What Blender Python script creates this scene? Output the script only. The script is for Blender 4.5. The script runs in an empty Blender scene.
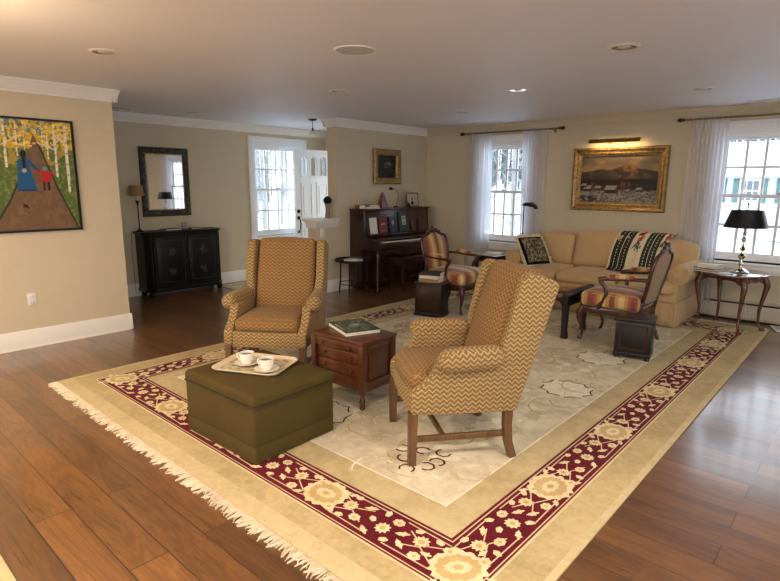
import bpy, bmesh, math, random
import numpy as np
from mathutils import Vector, Matrix
random.seed(7)
rng = np.random.RandomState(11)
COL = bpy.context.scene.collection
PI = math.pi
R = math.radians

# ------------------------------------------------------------------ helpers
def lin(c):
    c = c/255.0
    return c/12.92 if c <= 0.04045 else ((c+0.055)/1.055)**2.4
def S(r, g, b):
    return (lin(r), lin(g), lin(b), 1.0)

class NT:
    """tiny node helper"""
    def __init__(s, name):
        s.m = bpy.data.materials.new(name); s.m.use_nodes = True
        s.t = s.m.node_tree; s.n = s.t.nodes; s.l = s.t.links
        s.n.clear()
        s.out = s.n.new('ShaderNodeOutputMaterial')
        s.b = s.n.new('ShaderNodeBsdfPrincipled')
        s.l.new(s.b.outputs[0], s.out.inputs[0])
    def new(s, t, **kw):
        n = s.n.new('ShaderNode'+t)
        for k, v in kw.items(): setattr(n, k, v)
        return n
    def set(s, sock, v):
        if hasattr(v, 'is_output') or isinstance(v, bpy.types.NodeSocket): s.l.new(v, sock)
        else: sock.default_value = v
    def math(s, op, a, b=0.0, c=0.0):
        n = s.new('Math', operation=op)
        s.set(n.inputs[0], a); s.set(n.inputs[1], b); s.set(n.inputs[2], c)
        return n.outputs[0]
    def mix(s, f, a, b, mode='MIX'):
        n = s.new('Mix', data_type='RGBA', blend_type=mode)
        s.set(n.inputs[0], f); s.set(n.inputs[6], a); s.set(n.inputs[7], b)
        return n.outputs[2]
    def ramp(s, f, stops, interp='LINEAR'):
        n = s.new('ValToRGB'); r = n.color_ramp; r.interpolation = interp
        while len(r.elements) < len(stops): r.elements.new(0.5)
        for e, (p, c) in zip(r.elements, stops): e.position = p; e.color = c
        s.set(n.inputs[0], f); return n.outputs[0]
    def coord(s, kind='Object', scale=(1, 1, 1), rot=(0, 0, 0)):
        tc = s.new('TexCoord'); mp = s.new('Mapping')
        mp.inputs['Scale'].default_value = scale; mp.inputs['Rotation'].default_value = rot
        s.l.new(tc.outputs[kind], mp.inputs[0]); return mp.outputs[0]
    def noise(s, vec, scale, detail=4, rough=0.55, dist=0.0):
        n = s.new('TexNoise'); n.inputs['Scale'].default_value = scale
        n.inputs['Detail'].default_value = detail; n.inputs['Roughness'].default_value = rough
        n.inputs['Distortion'].default_value = dist
        s.l.new(vec, n.inputs['Vector']); return n.outputs['Fac']
    def bump(s, h, strength=0.3, dist=0.01):
        n = s.new('Bump'); n.inputs['Strength'].default_value = strength; n.inputs['Distance'].default_value = dist
        s.l.new(h, n.inputs['Height']); s.l.new(n.outputs[0], s.b.inputs['Normal'])
    def fin(s, color=None, rough=0.5, metal=0.0, coat=0.0, sheen=0.0, spec=0.5):
        if color is not None: s.set(s.b.inputs['Base Color'], color)
        s.set(s.b.inputs['Roughness'], rough); s.b.inputs['Metallic'].default_value = metal
        s.b.inputs['Coat Weight'].default_value = coat; s.b.inputs['Sheen Weight'].default_value = sheen
        s.b.inputs['Specular IOR Level'].default_value = spec
        return s.m

def pbr(name, c, rough=0.5, metal=0.0, var=0.08, scale=6.0, bump=0.0, bscale=200.0, coat=0.0, sheen=0.0, spec=0.5):
    t = NT(name); v = t.coord()
    f = t.noise(v, scale)
    c0 = tuple(x*(1-var) for x in c[:3])+(1,); c1 = tuple(min(1, x*(1+var)) for x in c[:3])+(1,)
    col = t.ramp(f, [(0.3, c0), (0.7, c1)])
    if bump:
        t.bump(t.noise(v, bscale, 2), bump, 0.004)
    return t.fin(col, rough, metal, coat, sheen, spec)

def wood(name, dark, light, axis=0, rough=0.35, coat=0.2, scale=1.0):
    t = NT(name)
    sc = [14*scale]*3; sc[axis] = 1.3*scale
    v = t.coord(scale=tuple(sc))
    a = t.noise(v, 1.6, 6, 0.6, 1.2); b = t.noise(v, 9.0, 3, 0.6)
    f = t.math('ADD', t.math('MULTIPLY', a, 0.75), t.math('MULTIPLY', b, 0.3))
    col = t.ramp(f, [(0.33, dark), (0.72, light)])
    t.bump(b, 0.08, 0.002)
    return t.fin(col, rough, 0, coat)

def weave(name, c, rough=0.9, scale=350.0, var=0.1, sheen=0.2):
    t = NT(name); v = t.coord()
    f = t.noise(v, 5.0, 3); g = t.noise(v, scale, 2, 0.7)
    c0 = tuple(x*(1-var) for x in c[:3])+(1,); c1 = tuple(min(1, x*(1+var)) for x in c[:3])+(1,)
    col = t.ramp(f, [(0.3, c0), (0.7, c1)])
    col = t.mix(0.35, col, t.ramp(g, [(0.3, tuple(x*0.6 for x in c[:3])+(1,)), (0.7, tuple(min(1, x*1.3) for x in c[:3])+(1,))]))
    t.bump(g, 0.25, 0.002)
    return t.fin(col, rough, 0, 0, sheen, 0.25)

def zigzag(name, cols):
    """flame stitch: rows of zigzags on box-mapped UVs in metres"""
    t = NT(name)
    uv = t.new('TexCoord').outputs['UV']
    sp = t.new('SeparateXYZ'); t.l.new(uv, sp.inputs[0])
    nv = t.noise(uv, 90.0, 2, 0.6)
    u = t.math('DIVIDE', sp.outputs[0], 0.041)
    tri = t.math('MULTIPLY', t.math('ABSOLUTE', t.math('SUBTRACT', t.math('FRACT', u), 0.5)), 0.040)
    w = t.math('ADD', sp.outputs[1], tri)
    w = t.math('ADD', w, t.math('MULTIPLY', t.math('SUBTRACT', nv, 0.5), 0.005))
    f = t.math('FRACT', t.math('DIVIDE', w, 0.027))
    # long rows change strength a little
    col = t.ramp(f, cols, 'LINEAR')
    g = t.noise(uv, 420.0, 2, 0.7)
    col = t.mix(0.25, col, t.ramp(g, [(0.35, S(60, 40, 20)), (0.7, S(206, 176, 120))]))
    t.bump(g, 0.3, 0.002)
    return t.fin(col, 0.85, 0, 0, 0.08, 0.25)

def vcol(name, rough=0.6, spec=0.4, bump=0.0, sheen=0.0):
    t = NT(name)
    a = t.new('Attribute'); a.attribute_name = 'Col'
    if bump: t.bump(t.noise(t.coord(), 260.0, 2, 0.7), bump, 0.002)
    return t.fin(a.outputs['Color'], rough, 0, 0, sheen, spec)

# ---- mesh building
def merge(bm, tmp, mat=None, mi=0):
    if mat is not None: bmesh.ops.transform(tmp, matrix=mat, verts=tmp.verts)
    for f in tmp.faces: f.material_index = mi
    me = bpy.data.meshes.new('tmp'); tmp.to_mesh(me); tmp.free()
    bm.from_mesh(me); bpy.data.meshes.remove(me)

def B(): return bmesh.new()

def bx(bm, c, s, bev=0.0, seg=2, rot=None, mi=0, taper=None):
    t = bmesh.new(); bmesh.ops.create_cube(t, size=1.0)
    for v in t.verts:
        k = 1.0
        if taper and v.co.z < 0: k = taper
        v.co = Vector((v.co.x*s[0]*k, v.co.y*s[1]*k, v.co.z*s[2]))
    if bev > 0:
        bmesh.ops.bevel(t, geom=list(t.edges), offset=min(bev, min(s)*0.45), segments=seg, profile=0.5, affect='EDGES')
    M = Matrix.Translation(c)
    if rot is not None: M = M @ rot
    merge(bm, t, M, mi)

def bb(bm, x0, x1, y0, y1, z0, z1, bev=0.0, seg=2, mi=0):
    bx(bm, ((x0+x1)/2, (y0+y1)/2, (z0+z1)/2), (abs(x1-x0), abs(y1-y0), abs(z1-z0)), bev, seg, None, mi)

def tube(bm, pts, rad, seg=10, mi=0, square=False, flat=1.0, up=None):
    pts = [Vector(p) for p in pts]; n = len(pts)
    rads = rad if isinstance(rad, (list, tuple)) else [rad]*n
    tans = []
    for i in range(n):
        a = pts[max(0, i-1)]; b = pts[min(n-1, i+1)]
        d = (b-a); tans.append(d.normalized() if d.length > 1e-9 else Vector((0, 0, 1)))
    ref = Vector(up) if up else (Vector((0, 0, 1)) if abs(tans[0].z) < 0.9 else Vector((1, 0, 0)))
    nx = (ref - tans[0]*ref.dot(tans[0])).normalized()
    rings = []
    k = 4 if square else seg
    off = PI/4 if square else 0
    for i in range(n):
        nx = (nx - tans[i]*nx.dot(tans[i])).normalized(); ny = tans[i].cross(nx)
        r = rads[i]*(1.414 if square else 1.0)
        rings.append([bm.verts.new(pts[i] + nx*(math.cos(off+2*PI*j/k)*r) + ny*(math.sin(off+2*PI*j/k)*r*flat)) for j in range(k)])
    for i in range(n-1):
        for j in range(k):
            f = bm.faces.new((rings[i][j], rings[i][(j+1) % k], rings[i+1][(j+1) % k], rings[i+1][j])); f.material_index = mi
    for rg, rv in ((rings[0], True), (rings[-1], False)):
        f = bm.faces.new(list(reversed(rg)) if rv else rg); f.material_index = mi

def lathe(bm, prof, seg=24, c=(0, 0, 0), mi=0, sx=1.0, sy=1.0, axis='z'):
    def P(r, z, a):
        x, y = r*math.cos(a)*sx, r*math.sin(a)*sy
        if axis == 'z': p = (x, y, z)
        elif axis == 'y': p = (x, z, y)
        else: p = (z, x, y)
        return (c[0]+p[0], c[1]+p[1], c[2]+p[2])
    rings = []
    for r, z in prof:
        if r < 1e-6: rings.append([bm.verts.new(P(0, z, 0))])
        else: rings.append([bm.verts.new(P(r, z, 2*PI*j/seg)) for j in range(seg)])
    for a, b in zip(rings, rings[1:]):
        for j in range(seg):
            k = (j+1) % seg
            if len(a) == 1 and len(b) == 1: continue
            if len(a) == 1: vs = (a[0], b[k], b[j])
            elif len(b) == 1: vs = (a[j], a[k], b[0])
            else: vs = (a[j], a[k], b[k], b[j])
            f = bm.faces.new(vs); f.material_index = mi
    for rg in (rings[0], rings[-1]):
        if len(rg) > 1:
            f = bm.faces.new(rg); f.material_index = mi
    bmesh.ops.recalc_face_normals(bm, faces=bm.faces)

def prism(bm, poly, axis, d0, d1, bev=0.0, seg=2, mi=0, mat=None):
    t = bmesh.new()
    def P(a, b, d):
        return {'x': (d, a, b), 'y': (a, d, b), 'z': (a, b, d)}[axis]
    v0 = [t.verts.new(P(a, b, d0)) for a, b in poly]; v1 = [t.verts.new(P(a, b, d1)) for a, b in poly]
    n = len(poly)
    t.faces.new(v0); t.faces.new(list(reversed(v1)))
    for i in range(n): t.faces.new((v0[i], v1[i], v1[(i+1) % n], v0[(i+1) % n]))
    bmesh.ops.recalc_face_normals(t, faces=t.faces)
    if bev > 0:
        bmesh.ops.bevel(t, geom=[e for e in t.edges], offset=bev, segments=seg, profile=0.5, affect='EDGES', clamp_overlap=True)
    merge(bm, t, mat, mi)

def cushion(bm, c, s, r=0.04, crown=(0, 0, 0, 0, 0, 0), n=6, rot=None, mi=0, shape=None):
    """rounded box; crown = bulge of (+x,-x,+y,-y,+z,-z) faces; shape(v) edits the local point"""
    h = [x/2 for x in s]; r = min(r, min(h)*0.98)
    def axis(hh):
        a = [-hh + r*(1-math.cos(k*PI/8)) for k in range(0, 5)]
        m = [(-hh+r) + (2*(hh-r))*k/n for k in range(1, n)]
        return a + m + [-x for x in reversed(a)]
    ax = [axis(x) for x in h]
    t = bmesh.new(); cache = {}
    def vert(p):
        k = (round(p[0], 6), round(p[1], 6), round(p[2], 6))
        if k in cache: return cache[k]
        q = [max(-(h[i]-r), min(h[i]-r, p[i])) for i in range(3)]
        d = Vector([p[i]-q[i] for i in range(3)])
        if d.length > 1e-9: o = Vector(q)+d.normalized()*r
        else: o = Vector(q)
        u = [min(1, abs(p[i])/h[i]) for i in range(3)]
        for i in range(3):
            j, l = (i+1) % 3, (i+2) % 3
            w = (1-u[j]**2)*(1-u[l]**2)
            if p[i] > 0: o[i] += crown[2*i]*w*(p[i]/h[i])
            else: o[i] += crown[2*i+1]*w*(p[i]/h[i])
        if shape: o = Vector(shape(o))
        v = t.verts.new(o); cache[k] = v; return v
    for i in range(3):
        j, l = (i+1) % 3, (i+2) % 3
        for sg in (-1, 1):
            for a in range(len(ax[j])-1):
                for b in range(len(ax[l])-1):
                    q = []
                    for (aa, bb_) in ((a, b), (a+1, b), (a+1, b+1), (a, b+1)):
                        p = [0, 0, 0]; p[i] = sg*h[i]; p[j] = ax[j][aa]; p[l] = ax[l][bb_]; q.append(vert(p))
                    if sg < 0: q.reverse()
                    if len(set(q)) >= 3:
                        try: t.faces.new(q)
                        except ValueError: pass
    M = Matrix.Translation(c)
    if rot is not None: M = M @ rot
    merge(bm, t, M, mi)

def surf(bm, fn, nu, nv, mi=0):
    g = [[bm.verts.new(fn(i/nu, j/nv)) for j in range(nv+1)] for i in range(nu+1)]
    for i in range(nu):
        for j in range(nv):
            f = bm.faces.new((g[i][j], g[i+1][j], g[i+1][j+1], g[i][j+1])); f.material_index = mi

def part(name, bm, mat, parent=None, smooth=38, uv=False, label=None, loc=None, rot=None):
    me = bpy.data.meshes.new(name)
    if uv:
        bm.normal_update()
        lay = bm.loops.layers.uv.new('UVMap')
        for f in bm.faces:
            n = f.normal
            a = max(range(3), key=lambda i: abs(n[i])*(1.0 if i != 2 else 0.9))
            for lp in f.loops:
                p = lp.vert.co
                lp[lay].uv = (p.y, p.z) if a == 0 else ((p.x, p.z) if a == 1 else (p.x, p.y))
    bm.to_mesh(me); bm.free()
    for m in (mat if isinstance(mat, (list, tuple)) else [mat]): me.materials.append(m)
    if smooth:
        me.polygons.foreach_set('use_smooth', [True]*len(me.polygons))
        me.set_sharp_from_angle(angle=R(smooth))
    o = bpy.data.objects.new(name, me); COL.objects.link(o)
    if parent: o.parent = parent
    if loc is not None: o.location = loc
    if rot is not None: o.rotation_euler = rot
    if label: o['label'] = label
    return o

def thing(name, label, cat, loc=(0, 0, 0), rz=0.0, group=None):
    o = bpy.data.objects.new(name, None); COL.objects.link(o)
    o.empty_display_size = 0.1
    o.location = loc; o.rotation_euler = (0, 0, rz)
    return tag(o, label, cat, group)
def tag(o, label, cat, group=None, kind=None):
    o['label'] = label; o['category'] = cat
    if group: o['group'] = group
    if kind: o['kind'] = kind
    return o
def struct(o):
    o['kind'] = 'structure'; return o
def dup(root, loc, rz, label):
    r = root.copy(); COL.objects.link(r); r.location = loc; r.rotation_euler = (0, 0, rz); r['label'] = label
    for ch in list(root.children):
        c = ch.copy(); COL.objects.link(c); c.parent = r
        for g in list(ch.children):
            d = g.copy(); COL.objects.link(d); d.parent = c
    return r

# ---- raster painting on vertex-colour grids (flat art, printed covers)
class Paint:
    def __init__(s, nx, ny, base):
        s.nx, s.ny = nx, ny
        s.a = np.zeros((ny, nx, 3)); s.a[:] = base[:3]
        s.X, s.Y = np.meshgrid((np.arange(nx)+0.5)/nx, (np.arange(ny)+0.5)/ny)   # y up
    def nz(s, scale, seed):
        r = np.random.RandomState(seed); tot = np.zeros_like(s.X); amp = 1.0; sm = 0
        for o in range(3):
            k = int(scale*2**o)+2; g = r.rand(k+1, k+1)
            x = s.X*(k-1); y = s.Y*(k-1); xi = x.astype(int); yi = y.astype(int); fx = x-xi; fy = y-yi
            fx = fx*fx*(3-2*fx); fy = fy*fy*(3-2*fy)
            tot += amp*((g[yi, xi]*(1-fx)+g[yi, xi+1]*fx)*(1-fy)+(g[yi+1, xi]*(1-fx)+g[yi+1, xi+1]*fx)*fy); sm += amp; amp *= 0.5
        return tot/sm
    def put(s, mask, c, al=1.0):
        m = np.clip(mask.astype(float)*al, 0, 1)[..., None]
        s.a = s.a*(1-m)+np.array(c[:3])*m
    def poly(s, pts, c, al=1.0):
        ins = np.zeros(s.X.shape, bool); n = len(pts)
        for i in range(n):
            x0, y0 = pts[i]; x1, y1 = pts[(i+1) % n]
            if y0 == y1: continue
            cnd = ((y0 > s.Y) != (y1 > s.Y)) & (s.X < (x1-x0)*(s.Y-y0)/(y1-y0)+x0)
            ins ^= cnd
        s.put(ins, c, al)
    def ell(s, cx, cy, rx, ry, c, al=1.0):
        s.put(((s.X-cx)/rx)**2+((s.Y-cy)/ry)**2 < 1, c, al)
    def line(s, p, q, w, c, al=1.0):
        asp = s.nx/s.ny
        dx, dy = (q[0]-p[0])*asp, q[1]-p[1]; L2 = dx*dx+dy*dy+1e-12
        t = np.clip((((s.X-p[0])*asp)*dx+(s.Y-p[1])*dy)/L2, 0, 1)
        d = np.hypot((s.X-p[0])*asp-t*dx, (s.Y-p[1])-t*dy)
        s.put(d < w, c, al)
    def mesh(s, fn):
        """fn(u, v) -> point; returns mesh grid with colours"""
        nx, ny = s.nx, s.ny
        me = bpy.data.meshes.new('art')
        vs = [fn(i/(nx-1), j/(ny-1)) for j in range(ny) for i in range(nx)]
        fs = [(j*nx+i, j*nx+i+1, (j+1)*nx+i+1, (j+1)*nx+i) for j in range(ny-1) for i in range(nx-1)]
        me.from_pydata(vs, [], fs)
        at = me.color_attributes.new('Col', 'FLOAT_COLOR', 'POINT')
        buf = np.ones((nx*ny, 4), np.float32); buf[:, :3] = s.a.reshape(-1, 3)
        at.data.foreach_set('color', buf.ravel())
        me.polygons.foreach_set('use_smooth', [True]*len(me.polygons))
        return me
def art(name, paint, fn, mat, parent=None):
    me = paint.mesh(fn); me.name = name; me.materials.append(mat)
    o = bpy.data.objects.new(name, me); COL.objects.link(o)
    if parent: o.parent = parent
    return o

# ------------------------------------------------------------------ materials
M = {}
M['wall'] = pbr('wall_paint_beige', S(206, 193, 165), 0.75, var=0.02, bump=0.05, bscale=400)
M['ceil'] = pbr('ceiling_paint', S(232, 233, 238), 0.6, var=0.012, scale=1.5, bump=0.03, bscale=300)
M['trim'] = pbr('white_trim_paint', S(236, 233, 226), 0.4, var=0.015)
M['sash'] = pbr('white_sash_paint', S(242, 244, 246), 0.4, var=0.01)
M['white_plastic'] = pbr('white_plastic', S(225, 223, 216), 0.4, var=0.02)
M['brass'] = pbr('aged_brass', S(150, 118, 66), 0.38, 1.0, var=0.15)
M['silver'] = pbr('polished_silver', S(214, 205, 190), 0.18, 1.0, var=0.05)
M['black_metal'] = pbr('black_metal', S(24, 22, 22), 0.4, 0.3, var=0.1)
M['bronze'] = pbr('dark_bronze', S(52, 44, 36), 0.4, 0.8, var=0.15)
M['mahog'] = wood('dark_mahogany', S(22, 9, 7), S(56, 24, 17), 2, 0.3, 0.3)
M['mahogx'] = wood('dark_mahogany_long', S(26, 10, 8), S(66, 29, 20), 0, 0.28, 0.3)
M['ebony'] = wood('near_black_wood', S(9, 6, 5), S(22, 12, 10), 2, 0.42, 0.05)
M['walnut'] = wood('carved_walnut', S(32, 14, 10), S(82, 42, 28), 2, 0.3, 0.35)
M['cherry'] = wood('reddish_cherry', S(54, 26, 14), S(104, 56, 30), 0, 0.35, 0.35)
M['cherryv'] = wood('reddish_cherry_upright', S(50, 24, 13), S(96, 50, 27), 2, 0.35, 0.35)
M['tableq'] = wood('polished_walnut_table', S(58, 28, 18), S(120, 68, 42), 0, 0.16, 0.6)
M['oakleg'] = wood('tan_oak_leg', S(66, 42, 22), S(112, 78, 44), 2, 0.45, 0.15)
M['black_paint'] = pbr('black_lacquer', S(14, 13, 13), 0.38, var=0.25, coat=0.0, spec=.35)
M['gold_line'] = pbr('worn_gilt_line', S(78, 70, 54), 0.45, 0.5, var=0.2)
M['flower_paint'] = pbr('faded_painted_flowers', S(62, 58, 54), 0.5, var=0.3, scale=40)
M['olive'] = weave('olive_wool', S(74, 60, 27), 0.95, 420, 0.10, 0.0)
M['camel'] = weave('camel_fabric', S(196, 166, 120), 0.85, 500, 0.05, 0.2)
M['white'] = pbr('glazed_white_china', S(232, 226, 212), 0.18, var=0.02, coat=0.4)
M['coffee'] = pbr('coffee', S(50, 30, 16), 0.1, var=0.05)
M['pages'] = pbr('book_pages', S(222, 212, 190), 0.8, var=0.05, scale=60)
M['paper'] = pbr('white_paper', S(228, 226, 222), 0.75, var=0.05, scale=15)
M['blackcover'] = pbr('black_cover', S(28, 28, 30), 0.5, var=0.1)
M['greycover'] = pbr('grey_cover', S(120, 120, 122), 0.5, var=0.1)
M['tancover'] = pbr('tan_cover', S(150, 122, 86), 0.6, var=0.1)
M['redcover'] = pbr('dark_red_cover', S(104, 26, 28), 0.55, var=0.1)
M['navycover'] = pbr('navy_cover', S(40, 38, 62), 0.55, var=0.1)
M['greencover'] = pbr('dark_green_cover', S(34, 46, 40), 0.5, var=0.12)
M['browncover'] = pbr('brown_cover', S(74, 46, 30), 0.55, var=0.15)
M['creamcover'] = pbr('cream_cover', S(216, 212, 200), 0.6, var=0.05)
M['copper_wood'] = wood('orange_wood', S(96, 44, 24), S(140, 76, 46), 2, 0.4, 0.2)
M['black_felt'] = pbr('black_wool_ball', S(12, 14, 14), 0.95, var=0.2, scale=60, bump=0.8, bscale=90)
M['stone_vase'] = pbr('taupe_vase', S(132, 118, 100), 0.5, var=0.08)
M['black_shade'] = pbr('black_lamp_shade', S(13, 14, 20), 0.35, var=0.1)
M['heater'] = pbr('beige_heater_metal', S(196, 188, 170), 0.45, 0.1, var=0.03)
M['dark'] = pbr('gap_shade', S(20, 18, 16), 0.9)  # dark colour standing for the shade inside slots and openings
M['rodmetal'] = pbr('antique_rod_metal', S(128, 112, 76), 0.4, 0.55, var=0.2)
M['ivory'] = pbr('piano_ivory', S(226, 220, 206), 0.25, var=0.02)
M['mirror'] = NT('mirror_glass').fin((0.86, 0.88, 0.88, 1), 0.02, 1.0)
M['zigout'] = zigzag('flame_stitch_cream', [(0.0, S(84, 60, 31)), (0.2, S(134, 100, 52)), (0.36, S(96, 69, 35)), (0.52, S(148, 114, 62)), (0.61, S(204, 180, 134)), (0.69, S(214, 192, 150)), (0.77, S(126, 93, 47)), (1.0, S(98, 72, 38))])
M['zigin'] = zigzag('flame_stitch_ochre', [(0.0, S(74, 46, 22)), (0.22, S(134, 92, 44)), (0.4, S(98, 62, 30)), (0.55, S(164, 122, 70)), (0.66, S(180, 142, 88)), (0.78, S(118, 78, 38)), (1.0, S(74, 46, 22))])

def gilt(name):
    t = NT(name); v = t.coord()
    f = t.noise(v, 30, 4); g = t.noise(v, 140, 3)
    col = t.ramp(f, [(0.3, S(112, 88, 50)), (0.7, S(178, 148, 96))])
    t.bump(g, 0.5, 0.004)
    return t.fin(col, 0.42, 0.5)
M['gilt'] = gilt('gilded_frame')
def carved(name):
    t = NT(name); v = t.coord()
    w = t.new('TexVoronoi'); w.inputs['Scale'].default_value = 34; t.l.new(v, w.inputs['Vector'])
    f = t.noise(v, 46, 3, 0.6, 1.5)
    col = t.ramp(f, [(0.42, S(14, 12, 11)), (0.66, S(112, 104, 86))])
    t.bump(f, 1.0, 0.012)
    return t.fin(col, 0.4, 0.6)
M['carved'] = carved('carved_black_silver_frame')
def striped(name, cols, freq, off=0.0):
    t = NT(name); v = t.coord()
    uv = t.new('TexCoord').outputs['UV']
    sp = t.new('SeparateXYZ'); t.l.new(uv, sp.inputs[0])
    x = t.math('ADD', t.math('ABSOLUTE', sp.outputs[0]), off)
    f = t.math('FRACT', t.math('MULTIPLY', x, freq))
    col = t.ramp(f, cols, 'LINEAR')
    g = t.noise(v, 300, 2)
    col = t.mix(0.2, col, t.ramp(g, [(0.3, S(90, 60, 30)), (0.7, S(200, 160, 100))]))
    return t.fin(col, 0.6, 0, 0, 0.3, 0.4)
MAR, GLD, CRM, RSE = S(112, 26, 36), S(176, 132, 66), S(208, 178, 124), S(150, 58, 62)
M['stripe'] = striped('striped_silk', [(0, MAR), (0.10, MAR), (0.13, GLD), (0.26, GLD), (0.29, CRM), (0.52, CRM), (0.55, GLD), (0.66, GLD), (0.69, RSE), (0.80, RSE), (0.83, MAR), (1, MAR)], 4.6)
M['backtan'] = pbr('tan_silk_back', S(150, 116, 74), 0.6, var=0.08, sheen=0.2)
def shade_mat(name, c):
    t = NT(name); t.fin(c, 0.8)
    tr = t.new('BsdfTranslucent'); tr.inputs[0].default_value = c
    mx = t.new('MixShader'); mx.inputs[0].default_value = 0.35
    t.l.new(t.b.outputs[0], mx.inputs[1]); t.l.new(tr.outputs[0], mx.inputs[2]); t.l.new(mx.outputs[0], t.out.inputs[0])
    return t.m
M['tanshade'] = shade_mat('tan_parchment_shade', S(188, 156, 108))
def sheer(name):
    t = NT(name)
    v = t.coord(); g = t.noise(v, 500, 2)
    t.fin(S(246, 247, 250), 0.9)
    tr = t.new('BsdfTranslucent'); tr.inputs[0].default_value = S(250, 251, 255)
    tp = t.new('BsdfTransparent')
    m1 = t.new('MixShader'); m1.inputs[0].default_value = 0.8
    t.l.new(t.b.outputs[0], m1.inputs[1]); t.l.new(tr.outputs[0], m1.inputs[2])
    m2 = t.new('MixShader'); m2.inputs[0].default_value = 0.26
    t.l.new(m1.outputs[0], m2.inputs[1]); t.l.new(tp.outputs[0], m2.inputs[2]); t.l.new(m2.outputs[0], t.out.inputs[0])
    return t.m
M['sheer'] = sheer('white_sheer')
def glass(name, tint=(1, 1, 1, 1)):
    t = NT(name); t.n.remove(t.b)
    tp = t.new('BsdfTransparent'); tp.inputs[0].default_value = tint
    gl = t.new('BsdfGlossy'); gl.inputs['Roughness'].default_value = 0.02
    fr = t.new('Fresnel'); fr.inputs[0].default_value = 1.45
    mx = t.new('MixShader'); t.l.new(t.math('MINIMUM', t.math('MULTIPLY', fr.outputs[0], .6), .25), mx.inputs[0])
    t.l.new(tp.outputs[0], mx.inputs[1]); t.l.new(gl.outputs[0], mx.inputs[2]); t.l.new(mx.outputs[0], t.out.inputs[0])
    return t.m
M['glass'] = glass('window_glass', (0.97, 0.99, 1, 1))

def floor_mat():
    t = NT('oak_floor_planks')
    tc = t.new('TexCoord'); mp = t.new('Mapping'); t.l.new(tc.outputs['Object'], mp.inputs[0])
    mp.inputs['Location'].default_value = (0.35, 0.065, 0)
    br = t.new('TexBrick'); t.l.new(mp.outputs[0], br.inputs['Vector'])
    br.offset = 0.37; br.offset_frequency = 2; br.squash = 1.0
    br.inputs['Scale'].default_value = 1.0; br.inputs['Mortar Size'].default_value = 0.0028
    br.inputs['Mortar Smooth'].default_value = 0.3
    br.inputs['Bias'].default_value = 0.0; br.inputs['Brick Width'].default_value = 1.75; br.inputs['Row Height'].default_value = 0.165
    br.inputs['Color1'].default_value = (0, 0, 0, 1); br.inputs['Color2'].default_value = (1, 1, 1, 1); br.inputs['Mortar'].default_value = (0.5, 0.5, 0.5, 1)
    # shift the grain per plank
    sh = t.new('VectorMath', operation='MULTIPLY_ADD'); t.l.new(br.outputs['Color'], sh.inputs[0]); sh.inputs[1].default_value = (7, 3, 5); t.l.new(mp.outputs[0], sh.inputs[2])
    m2 = t.new('Mapping'); m2.inputs['Scale'].default_value = (1.1, 9.0, 1.0); t.l.new(sh.outputs[0], m2.inputs[0])
    a = t.noise(m2.outputs[0], 1.0, 3, 0.5, 0.5)
    rings = t.math('FRACT', t.math('MULTIPLY', a, 11.0))
    rings = t.math('ABSOLUTE', t.math('SUBTRACT', rings, 0.5))
    m3 = t.new('Mapping'); m3.inputs['Scale'].default_value = (2.2, 130, 1); t.l.new(sh.outputs[0], m3.inputs[0])
    fine = t.noise(m3.outputs[0], 1.5, 3, 0.6)
    f = t.math('ADD', t.math('MULTIPLY', a, 0.6), t.math('ADD', t.math('MULTIPLY', rings, 0.34), t.math('MULTIPLY', fine, 0.25)))
    col = t.ramp(f, [(0.3, S(84, 54, 27)), (0.58, S(120, 80, 42)), (0.85, S(146, 103, 59))])
    tone = t.ramp(br.outputs['Color'], [(0.0, (0.60, 0.58, 0.56, 1)), (0.5, (0.92, 0.91, 0.9, 1)), (1.0, (1.22, 1.2, 1.16, 1))])
    col = t.mix(1.0, col, tone, 'MULTIPLY')
    col = t.mix(br.outputs['Fac'], col, S(44, 24, 12))
    sy = t.new('SeparateXYZ'); t.l.new(mp.outputs[0], sy.inputs[0])
    cup = t.math('SUBTRACT', t.math('FRACT', t.math('DIVIDE', sy.outputs[1], 0.165)), 0.5)
    cup = t.math('MULTIPLY', t.math('MULTIPLY', cup, cup), 1.6)
    wav = t.noise(t.coord(scale=(0.8, 5.0, 1)), 1.0, 2)
    h = t.math('SUBTRACT', t.math('MULTIPLY', fine, 0.12), t.math('MULTIPLY', br.outputs['Fac'], 0.8))
    h = t.math('ADD', t.math('ADD', h, cup), t.math('MULTIPLY', wav, 1.2))
    t.bump(h, 0.22, 0.003)
    t.b.inputs['Coat Roughness'].default_value = .13
    rg = t.ramp(fine, [(0.3, (0.27, 0.27, 0.27, 1)), (0.8, (0.40, 0.40, 0.40, 1))])
    return t.fin(col, rg, 0, 0.6, 0, 0.8)
M['floor'] = floor_mat()

def rug_mat(name, c, c2, sc1, sc2, amt=1.0):
    t = NT(name); v = t.coord()
    a = t.noise(v, sc1, 3, 0.6, 0.6); b = t.noise(v, sc2, 2, 0.65, 0.4); g = t.noise(v, 700, 1)
    f = t.math('ADD', t.math('MULTIPLY', a, 0.55), t.math('MULTIPLY', b, 0.45))
    col = t.ramp(f, [(0.36, c2), (0.62, c)])
    col = t.mix(0.2, col, t.ramp(g, [(0.35, tuple(x*0.6 for x in c[:3])+(1,)), (0.7, tuple(min(1, x*1.2) for x in c[:3])+(1,))]))
    t.bump(g, 0.3, 0.003)
    return t.fin(col, 0.95, 0, 0, 0.03, 0.15)
M['rug_tan'] = rug_mat('rug_tan_wool', S(194, 173, 130), S(164, 143, 100), 2.0, 26)
M['rug_edge'] = rug_mat('rug_edge_wool', S(204, 185, 144), S(180, 160, 118), 3.0, 30)
M['rug_maroon'] = rug_mat('rug_maroon_wool', S(104, 19, 34), S(80, 12, 26), 2.0, 30)
M['rug_field'] = rug_mat('rug_field_wool', S(228, 216, 188), S(186, 172, 142), 3.5, 13)
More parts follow.
